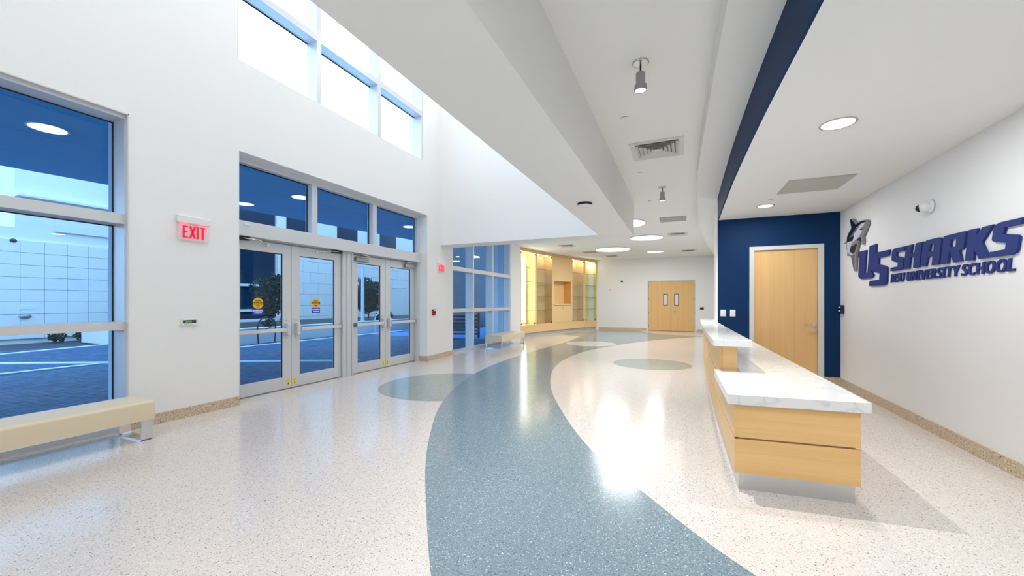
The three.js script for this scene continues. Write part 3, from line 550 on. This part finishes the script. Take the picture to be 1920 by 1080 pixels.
function downlight(label, x, z, y, r, radiance, group, name = 'recessed_downlight') {
  const o = thing(name, label, 'light', [x, y, z], 0, group);
  part('trim_ring', lathe([[r - 0.018, 0.0], [r + 0.0, 0.0], [r, -0.006], [r - 0.008, -0.01], [r - 0.018, -0.004]], 40), M.steel, o);
  part('lens', cyl(r - 0.018, r - 0.018, 0.006, 40).translate(0, -0.003, 0), M.glow, o, 'glowing lens');
  const a = (r - 0.018) * 1.38; areaLight(x, y - 0.008, z, a, a, radiance, name === 'high_downlight' ? 0xfffaf5 : 0xffffff);
}
downlight('recessed downlight above the raised lettering', 1.26, -4.31, H_LOW, 0.135, LUM.down, 'downlights over the desk');
downlight('recessed downlight before the navy wall', 1.254, -7.53, H_LOW, 0.125, LUM.down, 'downlights over the desk');
downlight('recessed downlight over the open end of the desk aisle', 1.26, -1.1, H_LOW, 0.135, LUM.down, 'downlights over the desk');
downlight('recessed downlight nearest the back wall', 1.26, 2.1, H_LOW, 0.135, LUM.down, 'downlights over the desk');
for (const x of [-4.6, -2.7]) for (const z of [-7.4, -4.4, -1.4, 1.6]) downlight('wide downlight in the high ceiling of the entrance bay', x, z, H_HIGH, 0.32, LUM.high, 'downlights in the high ceiling', 'high_downlight');
function spotlight(label, x, z) {
  const o = thing('ceiling_spotlight', label, 'light', [x, H_MAIN, z], 0, 'small cylinder spotlights on the main ceiling');
  part('canopy', lathe([[0, 0], [0.075, 0], [0.075, -0.008], [0.062, -0.014], [0.05, -0.012], [0, -0.016]], 36), M.steel, o);
  part('stem', cyl(0.008, 0.008, 0.10, 12).translate(0, -0.06, 0), M.dark, o);
  part('housing', lathe([[0, -0.095], [0.038, -0.095], [0.042, -0.10], [0.042, -0.118], [0.039, -0.121], [0.042, -0.124], [0.042, -0.20], [0.055, -0.21], [0.057, -0.255], [0.05, -0.262], [0.047, -0.255], [0.047, -0.235], [0, -0.235]], 36), M.aluDark, o);
  part('lens', cyl(0.047, 0.047, 0.01, 32).translate(0, -0.252, 0), M.glow, o, 'glowing lens');
  const s = new THREE.SpotLight(0xffffff, LUM.spot, 0, 0.9, 0.8, 2); s.position.set(x, H_MAIN - 0.275, z); s.target.position.set(x, 0, z); s.shadow.radius = 2; s.castShadow = true; scene.add(s, s.target);
}
spotlight('cylinder spotlight hanging before the louvred ceiling vent', -0.347, -3.88);
spotlight('cylinder spotlight hanging past the louvred ceiling vent', -0.333, -8.24);
function vent(label, x, z, half = 0.36, rings = 5) {
  const o = thing('louvred_ceiling_vent', label, 'vent', [x, H_MAIN, z], 0, 'square louvred ceiling vents');
  const ring = (a, b, y0, y1) => [B(-a, a, y0, y1, -a, -b), B(-a, a, y0, y1, b, a), B(-a, -b, y0, y1, -b, b), B(b, a, y0, y1, -b, b)];
  part('frame', ring(half, half - 0.075, -0.012, 0), M.offwhite, o);
  part('cavity', B(-half + 0.075, half - 0.075, -0.001, 0, -half + 0.075, half - 0.075), M.black, o);
  const inner = half - 0.075;
  for (let k = 0; k < rings; k++) {
    const a = inner - k * inner / (rings + 0.5), b = a - 0.034, g = [];
    for (const [sx, sz] of [[1, 0], [-1, 0], [0, 1], [0, -1]]) {           // sloping louvre blades
      const s = new THREE.Shape([new THREE.Vector2(b, -0.002), new THREE.Vector2(b - 0.005, -0.002), new THREE.Vector2(a - 0.005, -0.03), new THREE.Vector2(a, -0.03)]);
      const e = new THREE.ExtrudeGeometry(s, { depth: 2 * a - 0.01, bevelEnabled: false }).translate(0, 0, -a + 0.005); g.push(metres(e.rotateY(Math.atan2(-sz, sx))));
    }
    part('louvre', g, M.offwhite, o);
  }
  part('centre_plate', B(-0.04, 0.04, -0.022, -0.016, -0.04, 0.04), M.offwhite, o);
}
vent('louvred ceiling vent between the two cylinder spotlights', -0.32, -6.16);
vent('louvred ceiling vent beyond the flat grey ceiling panel', -0.10, -14.05, 0.3);
vent('louvred ceiling vent before the double wooden doors', 0.30, -18.7, 0.3);
vent('louvred ceiling vent near the lime display cabinet by the pier', -4.12, -15.25, 0.28);
vent('louvred ceiling vent near the end wall and display cabinets', -3.05, -19.45, 0.28);
const perfBump = texture(64, (d, n) => { for (let y = 0; y < n; y++) for (let x = 0; x < n; x++) { const u = (x % 16) - 8, v = (y % 16) - 8, t = u * u + v * v < 22 ? 30 : 220, i = (y * n + x) * 4; d[i] = d[i + 1] = d[i + 2] = t; d[i + 3] = 255; } }, { srgb: false, repeat: 1 / 0.05 });
const perf = S({ color: new THREE.Color().setRGB(0.56, 0.56, 0.50), roughness: 0.7, bumpMap: perfBump, bumpScale: 0.002 });
const perfGrey = S({ color: new THREE.Color().setRGB(0.42, 0.43, 0.43), roughness: 0.7, bumpMap: perfBump, bumpScale: 0.002 });
function grille(label, x, z, y, mat, half = 0.35) {
  const o = thing('perforated_return_grille', label, 'grille', [x, y, z]);
  part('face', B(-half + 0.02, half - 0.02, -0.012, -0.004, -half + 0.02, half - 0.02), mat, o);
  part('rim', [B(-half, half, -0.008, 0, -half, -half + 0.02), B(-half, half, -0.008, 0, half - 0.02, half), B(-half, -half + 0.02, -0.008, 0, -half + 0.02, half - 0.02), B(half - 0.02, half, -0.008, 0, -half + 0.02, half - 0.02)], mat, o);
}
grille('square perforated return grille in the low ceiling above the emblem', 1.62, -6.42, H_LOW, perf);
grille('flat grey perforated panel in the main ceiling past the spotlights', -0.20, -11.5, H_MAIN, perfGrey, 0.33);
grille('flat grey perforated panel in the main ceiling near the cabinets', -3.72, -17.65, H_MAIN, perfGrey, 0.28);
for (const [x, y, z, label] of [[-0.629, H_MAIN, -4.96, 'white sprinkler cap between spotlight and louvred vent'], [-0.642, H_MAIN, -7.17, 'white sprinkler cap past the louvred vent'], [-0.637, H_MAIN, -9.25, 'white sprinkler cap past the second spotlight'], [1.257, H_LOW, -7.12, 'white sprinkler cap in the low ceiling by the downlight'], [-0.45, H_MAIN, -12.6, 'white sprinkler cap past the flat grey panel']]) {
  const o = thing('sprinkler_cap', label, 'sprinkler', [x, y, z], 0, 'concealed sprinkler caps');
  part('cap', lathe([[0, -0.012], [0.036, -0.011], [0.041, -0.006], [0.038, -0.004], [0, -0.004]], 28), M.white, o); part('cup', cyl(0.03, 0.03, 0.006, 20).translate(0, -0.002, 0), M.dark, o);
}
{
  const p = at(1096.5, 381, 1, H_SOFFIT), o = thing('ceiling_detector', 'round white detector with dark base under the soffit beam', 'detector', [p.x, H_SOFFIT, p.z]);
  part('base', lathe([[0, 0], [0.105, 0], [0.105, -0.018], [0.09, -0.026], [0, -0.026]], 40), M.black, o);
  part('cover', lathe([[0, -0.06], [0.05, -0.058], [0.085, -0.05], [0.104, -0.036], [0.098, -0.028], [0, -0.026]], 40), M.white, o);
}

// ------------------------------------------------------------------ wall fittings
function exitSign(label, x, y, z, turn) {
  const o = thing('exit_sign', label, 'sign', [x, y, z], turn, 'red edge-lit exit signs');   // local: x along the wall, z out of it
  part('housing', R(-0.18, 0.18, 0.085, 0.175, 0.0, 0.055, 0.012), M.white, o);
  part('panel', R(-0.165, 0.165, -0.125, 0.085, 0.020, 0.028, 0.002), P({ color: new THREE.Color().setRGB(0.96, 0.90, 0.91), roughness: 0.25, transmission: 0.6, thickness: 0, emissive: new THREE.Color().setRGB(1, 0.3, 0.38), emissiveIntensity: 0.05 }), o, 'edge-lit pink acrylic panel');
  const red = S({ color: 0xc00018, emissive: new THREE.Color().setRGB(1, 0.0, 0.05), emissiveIntensity: 0.62, roughness: 0.5 });
  const bar = (x0, y0, x1, y1, t = 0.022) => { const dx = x1 - x0, dy = y1 - y0, l = Math.hypot(dx, dy); return new THREE.BoxGeometry(l, t, 0.004).rotateZ(Math.atan2(dy, dx)).translate((x0 + x1) / 2, (y0 + y1) / 2, 0.031); };
  const b = -0.095, t = 0.055, m = (b + t) / 2, T = { E: [[0, b, 0, t], [0, t - 0.009, 0.045, t - 0.009, 0.016], [0, m, 0.04, m, 0.016], [0, b + 0.009, 0.045, b + 0.009, 0.016]], X: [[0, b, 0.055, t], [0, t, 0.055, b]], I: [[0.01, b, 0.01, t]], T: [[0.028, b, 0.028, t], [0, t - 0.009, 0.056, t - 0.009, 0.016]] };
  let cx = -0.112; for (const [ch, adv] of [['E', 0.068], ['X', 0.075], ['I', 0.038], ['T', 0]]) { part('letter', T[ch].map(([x0, y0, x1, y1, w]) => bar(cx + x0, y0, cx + x1, y1, w)), red, o); cx += adv; }
  for (const px of [-0.1, 0.1]) { const l = new THREE.PointLight(new THREE.Color().setRGB(1, 0.05, 0.13), 0.014, 0, 2); l.position.set(px, 0.045, 0.045); l.castShadow = true; o.add(l); }
}
exitSign('red exit sign on the wall between the side window and glass doors', XL, 2.31, -3.03, Math.PI / 2);
exitSign('red exit sign on the wall above the fire alarm', -5.665, 2.31, -8.68, Math.PI / 2);
{
  const o = thing('thermostat', 'small white control panel with green screen on the wall', 'control panel', [XL, 1.175, -2.99], Math.PI / 2);
  part('body', R(-0.095, 0.095, -0.043, 0.043, 0, 0.016, 0.005), M.white, o);
  part('bezel', R(-0.075, 0.07, -0.012, 0.026, 0.014, 0.02, 0.006), M.dark, o);
  part('screen', R(-0.05, 0.02, -0.004, 0.016, 0.019, 0.0215, 0.001), S({ color: 0x2b5a08, emissive: new THREE.Color().setRGB(0.07, 0.32, 0.01), emissiveIntensity: 0.8 }), o, 'green lit screen');
  for (let k = 0; k < 4; k++) part('button', R(-0.066 + k * 0.024, -0.054 + k * 0.024, -0.028, -0.02, 0.014, 0.018, 0.002), M.grille, o);
}
{
  const o = thing('fire_alarm', 'small red fire alarm pull station below the exit sign', 'fire alarm', [-5.652, 1.175, -8.31], Math.PI / 2 + 0.05);
  part('body', R(-0.06, 0.06, -0.075, 0.075, 0, 0.05, 0.008), M.red, o); part('window', R(-0.032, 0.036, -0.03, 0.03, 0.048, 0.054, 0.003), M.black, o); part('handle', R(-0.045, 0.045, 0.036, 0.056, 0.05, 0.058, 0.003), M.white, o);
}
for (const [x, label] of [[0.733, 'white wall switch plate nearer the wall corner'], [0.892, 'white wall switch plate nearer the wooden door']]) {
  const o = thing('switch_plate', label, 'switch', [x, 1.219, BLUE], 0, 'white switch plates on the navy wall');
  part('plate', R(-0.045, 0.045, -0.062, 0.062, 0, 0.008, 0.004), M.white, o); part('rocker', R(-0.018, 0.018, -0.034, 0.034, 0.007, 0.013, 0.003), M.white, o);
}
{
  const o = thing('card_reader', 'small dark card reader on the pale wall by the navy wall', 'card reader', [XR, 1.30, -8.37], -Math.PI / 2);
  part('body', R(-0.06, 0.06, -0.075, 0.075, 0, 0.05, 0.01), P({ color: 0x10183a, roughness: 0.18 }), o);
  part('status_light', R(-0.05, 0.03, 0.03, 0.045, 0.048, 0.053, 0.003), S({ color: 0xbfd4ff, emissive: 0x8fb0ff, emissiveIntensity: 0.6 }), o); part('status_light', R(-0.05, 0.01, -0.03, -0.015, 0.048, 0.053, 0.003), S({ color: 0xe8f0ff, emissive: 0xbfd0ff, emissiveIntensity: 0.6 }), o);
}
{
  const o = thing('dome_camera', 'white round security camera high on the lettered wall', 'camera', [XR, 2.47, -5.80], -Math.PI / 2);
  part('base', lathe([[0, 0], [0.075, 0], [0.075, 0.02], [0.066, 0.034], [0, 0.036]], 36).rotateX(Math.PI / 2), M.white, o);
  const b = part('ball', new THREE.SphereGeometry(0.058, 32, 20).translate(0, -0.004, 0.055), M.white, o);
  part('lens', [new THREE.SphereGeometry(0.043, 24, 14).translate(-0.018, -0.008, 0.083)], P({ color: 0x0c0d10, roughness: 0.1 }), b, 'dark glass lens');
}
{
  const z = FAR;
  let o = thing('wall_sensor', 'small black sensor high on the end wall', 'sensor', [-2.807, 2.50, z]); part('body', R(-0.05, 0.05, -0.035, 0.035, 0, 0.04, 0.012), M.black, o); part('lens', R(-0.03, 0.03, -0.02, 0.02, 0.038, 0.045, 0.006), M.dark, o);
  o = thing('wall_hook', 'tiny pale fixture on the end wall near the display cabinets', 'fixture', [-3.40, 2.087, z]); part('plate', R(-0.035, 0.035, -0.045, 0.045, 0, 0.008, 0.004), M.offwhite, o); part('knob', cyl(0.012, 0.012, 0.03, 14).rotateX(Math.PI / 2).translate(0, 0, 0.02), M.grille, o);
  o = thing('door_reader', 'small black card reader beside the double wooden doors', 'card reader', [0.916, 1.13, z]); part('body', R(-0.08, 0.08, -0.055, 0.055, 0, 0.03, 0.008), M.black, o); part('face', R(-0.05, 0.05, -0.03, 0.03, 0.028, 0.033, 0.004), M.dark, o);
}

// ------------------------------------------------------------------ outside
const X_ = (c) => S({ color: new THREE.Color().setRGB(...c), roughness: 0.85 });
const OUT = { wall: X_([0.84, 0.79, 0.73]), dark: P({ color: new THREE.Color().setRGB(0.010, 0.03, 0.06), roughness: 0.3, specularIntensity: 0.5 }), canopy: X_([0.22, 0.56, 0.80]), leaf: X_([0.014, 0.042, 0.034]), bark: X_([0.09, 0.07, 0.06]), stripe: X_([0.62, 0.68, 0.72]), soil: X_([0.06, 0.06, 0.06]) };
tag(part('ground', B(-60, XOUT - 0.02, -0.4, -0.085, -60, 30), X_([0.05, 0.06, 0.08]), scene), 'dark ground under the paved driveway', 'ground', null, STRUCT);
{
  // driveway pavers, laid in rows with open joints
  const nx = 74, nz = 120, px = 0.10 * 1.0, geo = new THREE.BoxGeometry(0.196, 0.06, 0.096), im = new THREE.InstancedMesh(geo, S({ color: 0xffffff, map: paverTone, roughness: 0.6 }), 0), r = rng(77), mats = [], cols = [];
  const m4 = new THREE.Matrix4(), q = new THREE.Quaternion(), v = new THREE.Vector3(), one = new THREE.Vector3(1, 1, 1), e = new THREE.Euler();
  for (let i = 0; i < 60; i++) for (let j = 0; j < 170; j++) {
    e.set((r() - 0.5) * 0.012, 0, (r() - 0.5) * 0.012); q.setFromEuler(e); v.set(-6.3 - i * 0.2 - (j % 2) * 0.1, -0.042 + (r() - 0.5) * 0.004, 3.2 - j * 0.1); m4.compose(v, q, one); mats.push(m4.clone()); const t = 0.75 + r() * 0.5; cols.push(new THREE.Color().setRGB(0.048 * t, 0.23 * t, 0.50 * t));
  }
  const inst = new THREE.InstancedMesh(geo, S({ color: 0xffffff, map: paverTone, roughness: 0.6 }), mats.length); mats.forEach((m, i) => { inst.setMatrixAt(i, m); inst.setColorAt(i, cols[i]); });
  inst.name = 'driveway_pavers'; scene.add(inst); tag(inst, 'blue-grey brick pavers of the driveway outside the glass', 'paving', null, 'stuff');
  tag(part('driveway', B(-19.5, -6.07, -0.085, -0.03, -14.0, -40), X_([0.048, 0.23, 0.50]), scene), 'grey driveway running on past the glass doors', 'driveway', null, STRUCT);
}
function stripe(label, [x0, z0], [x1, z1], w = 0.22) {
  const l = Math.hypot(x1 - x0, z1 - z0), o = tag(part('pavement_band', new THREE.BoxGeometry(l, 0.02, w), OUT.stripe, scene), label, 'paving band', 'pale bands in the driveway');
  o.position.set((x0 + x1) / 2, -0.002, (z0 + z1) / 2); o.rotation.y = Math.atan2(-(z1 - z0), x1 - x0);
}
stripe('pale band crossing the driveway diagonally towards the glass doors', [-15.2, -3.6], [-7.3, -7.5]);
stripe('pale band meeting the diagonal band outside the side window', [-12.3, 1.0], [-12.45, -4.75]);
stripe('pale band along the planter outside the glass doors', [-12.9, -7.2], [-12.9, -34]);
stripe('pale band at the foot of the panelled building', [-16.9, -3.8], [-17.95, -7.1]);
// canopy over the entrance, with round lamps
{
  const c = thing('entrance_canopy', 'blue-grey flat canopy over the driveway', 'canopy');
  const edge = (z) => -11.25 + 0.148 * (-3.7 - z), zs = [6, -15.5], inner = XOUT - 0.02;          // the outer edge runs slightly askew
  part('slab', plan([[inner, zs[0]], [inner, zs[1]], [edge(zs[1]), zs[1]], [edge(zs[0]), zs[0]]], 3.92, 4.5), OUT.canopy, c);
  for (let k = 0; k < 4; k++) { const q = (z, t) => inner + (edge(z) - inner) * t, a = k / 4 + 0.001, b = (k + 1) / 4 - 0.001; for (let j = 0; j < 4; j++) { const z0 = 5.98 - j * 5.37, z1 = z0 - 5.36; part('soffit_panel', plan([[q(z0, a), z0], [q(z1, a), z1], [q(z1, b), z1], [q(z0, b), z0]], 3.90, 3.92), OUT.canopy, c); } }
  for (const [x, z] of [[-8.3, -2.64], [-10.1, -6.6], [-8.25, -6.7], [-8.2, -10.7]]) {
    const o = thing('canopy_downlight', 'round white lamp in the canopy outside', 'light', [x, 3.90, z], 0, 'round canopy lamps');
    part('rim', lathe([[0.19, 0], [0.22, 0], [0.215, -0.012], [0.19, -0.008]], 32), M.white, o); part('lens', cyl(0.19, 0.19, 0.01, 32).translate(0, -0.006, 0), M.glow, o);
    areaLight(x, 3.885, z, 0.26, 0.26, 4);
  }
}
// panelled buildings across the driveway
function panels(o, x, z0, z1, y0, y1, w, h, bond, mat) {
  const g = new THREE.BoxGeometry(0.09, h - 0.012, w - 0.012), gh = new THREE.BoxGeometry(0.09, h - 0.012, w / 2 - 0.012); let n = 0;
  for (let j = 0; y0 + (j + 1) * h <= y1 + 1e-6; j++) { const off = bond && j % 2 ? w / 2 : 0;
    for (let k = 0; z0 - (k + 1) * w - off >= z1 - 1e-6; k++) { const m = part('panel', g, mat, o); m.position.set(x, y0 + (j + 0.5) * h, z0 - off - (k + 0.5) * w); n++; }
    if (off) { const m = part('panel', gh, mat, o); m.position.set(x, y0 + (j + 0.5) * h, z0 - off / 2); } }
}
{
  const a = thing('panelled_building', 'pale square-panelled building seen through the side window', 'building');
  part('core', B(-27.5, -22.05, -0.1, 9.0, -13.2, -6.2), OUT.wall, a);
  panels(a, -22.0, -2.7, -13.2, 0.1, 4.12, 0.6, 0.447, false, OUT.wall);
  part('low_core', B(-26, -22.05, -0.1, 4.12, -6.2, -1.5), OUT.wall, a);
  part('ledge', [B(-22.05, -21.75, 5.25, 5.33, -13.2, -6.2)], OUT.wall, a);
  part('lower_band', B(-22.05, -21.95, 4.12, 5.25, -13.2, -7.2), OUT.wall, a);
  const w = thing('stepped_wing', 'pale wing with deep window bays seen through the side window', 'building');
  part('core', B(-38, -30, -0.1, 11, -12, -3.5), OUT.wall, w);
  for (let k = 0; k < 5; k++) part('pier', B(-29.95, -28.6, -0.1, 8.6 - k * 0.5, -5.9 + k * 1.0, -5.5 + k * 1.0), OUT.wall, w);
  part('parapet', B(-29.95, -28.5, 8.0, 8.9, -6.2, -2), OUT.wall, w);
  const s = thing('wall_lamp', 'small oval lamp on the panelled building under a plate', 'lamp'); const p = at(47, 593, 0, -21.95), p2 = at(49, 577, 0, -21.96);
  part('body', new THREE.SphereGeometry(0.16, 20, 12).scale(0.6, 0.6, 1).translate(p.x, p.y, p.z), M.aluDark, s); part('plate', B(-21.97, -21.94, p2.y - 0.06, p2.y + 0.06, p2.z - 0.17, p2.z + 0.17), OUT.wall, s);
  const e = at(25, 451, 0, -21.95), s2 = thing('wall_vent', 'tiny round dark fitting high on the panelled building', 'fitting', [0, 0, 0]); part('body', new THREE.SphereGeometry(0.09, 16, 10).scale(0.5, 0.8, 1).translate(e.x, e.y, e.z), M.dark, s2);
}
{
  const b = thing('block_building', 'pale block-clad building seen through the glass doors', 'building'), x = -20.4;
  part('core', B(-28, x - 0.05, -0.1, 10, -36, -15.1), OUT.wall, b);
  panels(b, x, -15.1, -36, -0.05, 4.5, 1.05, 0.65, true, OUT.wall);
  for (const [p0, p1] of [[538, 575], [633, 671], [713, 743]]) { const z0 = at(p0, 400, 0, x).z, z1 = at(p1, 400, 0, x).z, w = part('window', B(x - 0.06, x - 0.03, 4.75, 9.2, z1, z0), OUT.dark, b); part('reveal', [B(x - 0.05, x + 0.02, 4.65, 4.75, z1, z0)], OUT.wall, w); }
  part('parapet', B(x - 0.05, x, 9.3, 10, -36, -15.1), OUT.wall, b);
  const d = at(745, 580, 0, x), dr = part('service_door', B(x + 0.03, x + 0.06, 0, 2.5, d.z - 0.55, d.z + 0.75), OUT.wall, b); part('door_frame', [B(x + 0.03, x + 0.08, 0, 2.6, d.z + 0.75, d.z + 0.83), B(x + 0.03, x + 0.08, 2.5, 2.6, d.z - 0.55, d.z + 0.75)], OUT.wall, dr);
  const g = thing('glazed_bay', 'dark glazed building bay with white bands, beside the small tree', 'building');
  part('glass', B(-21.4, -20.55, 0.55, 9, -15.05, -10.2), OUT.dark, g); part('base', B(-21.4, -20.35, -0.1, 0.55, -15.05, -10.2), OUT.wall, g);
  for (const y of [0.95, 2.25, 4.35]) part('band', B(-20.56, -20.42, y, y + 0.12, -15.05, -10.2), OUT.wall, g);
}
{
  const w = thing('dark_wing', 'dark blue glazed wing outside the rear window wall', 'building');
  part('glass', B(-11.5, -10.6, 0, 8.4, -34, -15.7), OUT.dark, w); part('parapet', B(-11.6, -10.5, 8.4, 9, -34, -15.7), OUT.canopy, w);
  for (let k = 0; k < 6; k++) part('fin', B(-10.62, -10.45, 0, 3.4, -15.8 - k * 3.1, -16.1 - k * 3.1), OUT.wall, w);
  const r = thing('bike_rack', 'dark slatted rack outside the rear window wall', 'rack', [-8.6, 0, -13.8], 0.3);
  for (let k = 0; k < 6; k++) part('slat', B(-1.2, 1.2, 0.12 + k * 0.14, 0.2 + k * 0.14, -0.03, 0.03), OUT.soil, r); for (const x of [-1.2, 1.2]) part('post', B(x - 0.04, x + 0.04, 0, 1.0, -0.05, 0.05), OUT.soil, r);
}
// planter, trees, shrubs, pole
{
  const p = thing('planter_wall', 'low pale planter wall along the driveway', 'planter');
  part('front_wall', B(-13.9, -13.6, -0.05, 0.50, -32, -7.6), OUT.wall, p); const p2 = thing('planter_end', 'short pale end wall of the planter', 'planter'); part('end_wall', B(-20.3, -13.6, -0.05, 0.50, -7.58, -7.3), OUT.wall, p2); part('coping', B(-20.3, -13.58, 0.50, 0.53, -7.6, -7.28), OUT.wall, p2);
  part('coping', B(-13.92, -13.58, 0.50, 0.53, -32, -7.6), OUT.wall, p);
  tag(part('planter_bed', B(-20.3, -13.9, -0.05, 0.42, -32, -7.6), OUT.soil, scene), 'dark soil bed filling the planter', 'soil', null, STRUCT);
}
function foliage(r, n, blobs, size) {
  const gs = [], leaf = new THREE.BufferGeometry(); leaf.setAttribute('position', new THREE.Float32BufferAttribute([-0.5, 0, 0, 0, 0.12, 0.28, 0.5, 0, 0, -0.5, 0, 0, 0.5, 0, 0, 0, 0.12, -0.28], 3)); leaf.computeVertexNormals(); leaf.setAttribute('uv', new THREE.Float32BufferAttribute(new Array(12).fill(0), 2));
  const m = new THREE.Matrix4(), q = new THREE.Quaternion(), e = new THREE.Euler();
  for (let i = 0; i < n; i++) {
    const [cx, cy, cz, rad] = blobs[Math.floor(r() * blobs.length)], a = r() * 6.283, c = r() * 2 - 1, k = Math.cbrt(0.25 + 0.75 * r()) * rad, s = Math.sqrt(1 - c * c);
    e.set(r() * 6, r() * 6, r() * 6); q.setFromEuler(e); const z = size * (0.6 + r() * 0.8); m.compose(new THREE.Vector3(cx + k * s * Math.cos(a), cy + k * c, cz + k * s * Math.sin(a)), q, new THREE.Vector3(z, z, z)); gs.push(leaf.clone().applyMatrix4(m));
  }
  return mergeGeometries(gs);
}
function tree(label, px, x, h, w, seed) {
  const z = at(px, 560, 0, x).z, o = thing('small_tree', label, 'tree', [x, 0.42, z], 0, 'small trees in the planter'), r = rng(seed);
  part('trunk', [tube([[0, 0, 0], [0.02, 0.4, 0.01], [-0.01, 0.8, 0.02], [0.02, h * 0.6, 0]], 0.04, 10, 7)], OUT.bark, o);
  for (let k = 0; k < 4; k++) { const a = k * 1.7 + r(); part('branch', tube([[0, 0.6 + k * 0.12, 0], [Math.cos(a) * w * 0.25, 0.9 + k * 0.2, Math.sin(a) * w * 0.25], [Math.cos(a) * w * 0.42, 1.2 + k * 0.25, Math.sin(a) * w * 0.42]], 0.018, 6, 5), OUT.bark, o); }
  const bl = []; for (let k = 0; k < 16; k++) { const a = r() * 6.3, d = r() * w * 0.32, y = 0.75 + r() * (h - 1.1); bl.push([Math.cos(a) * d, y, Math.sin(a) * d, w * (0.2 + r() * 0.14)]); }
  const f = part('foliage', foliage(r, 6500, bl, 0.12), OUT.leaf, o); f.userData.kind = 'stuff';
}
tree('dark small tree in the planter behind the first caution sticker', 505, -16.6, 2.35, 1.5, 31);
tree('dark small tree in the planter behind the pole', 691, -17.2, 2.5, 1.7, 32);
tree('dark small tree in the planter beside the pole', 662, -15.6, 1.7, 0.9, 33);
for (let k = 0; k < 14; k++) {
  const r = rng(400 + k), left = k < 5, x = left ? -21.3 : -14.6 - r() * 3, z = left ? -7.0 - k * 0.68 : -8.4 - (k - 5) * 2.3 - r(), y = left ? 0 : 0.42;
  const o = thing('planter_shrub', left ? 'low dark shrub at the foot of the square-panelled building' : 'low dark shrub in the planter outside the glass doors', 'shrub', [x, y, z], 0, left ? 'shrubs by the panelled building' : 'shrubs in the planter');
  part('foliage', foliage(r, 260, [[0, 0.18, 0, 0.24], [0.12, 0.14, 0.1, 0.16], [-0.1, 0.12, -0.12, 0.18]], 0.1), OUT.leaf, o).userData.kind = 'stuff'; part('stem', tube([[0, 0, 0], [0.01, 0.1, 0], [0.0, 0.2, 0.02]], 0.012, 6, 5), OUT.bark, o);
}
{
  const x = -14.4, z = at(680, 560, 0, x).z, o = thing('lamp_post', 'slim pale post in front of the dark small trees', 'post', [x, 0.42, z]); part('shaft', cyl(0.07, 0.085, 2.7, 18).translate(0, 1.35, 0), OUT.stripe, o); part('collar', cyl(0.12, 0.14, 0.12, 18).translate(0, 0.06, 0), OUT.stripe, o);
  for (const [px, nm] of [[500, 'dark blue hoop rack on the planter near the first caution sticker'], [712, 'pale hoop rack on the planter near the door seam']]) {
    const zz = at(px, 560, 0, -13.3).z, h = thing('hoop_rack', nm, 'rack', [-13.3, 0, zz]); part('hoop', tube([[0, 0, -0.3], [0, 0.7, -0.3], [0, 0.88, -0.12], [0, 0.88, 0.12], [0, 0.7, 0.3], [0, 0, 0.3]], 0.025, 40, 8), px < 600 ? M.dark : OUT.stripe, h); part('cross_bar', tube([[0, 0.62, -0.3], [0, 0.5, 0], [0, 0.4, 0.3]], 0.02, 8, 8), px < 600 ? M.dark : OUT.stripe, h);
  }
}

scene.traverse((o) => { if (o.isMesh) { o.castShadow = true; o.receiveShadow = true; } });
renderer.render(scene, camera);
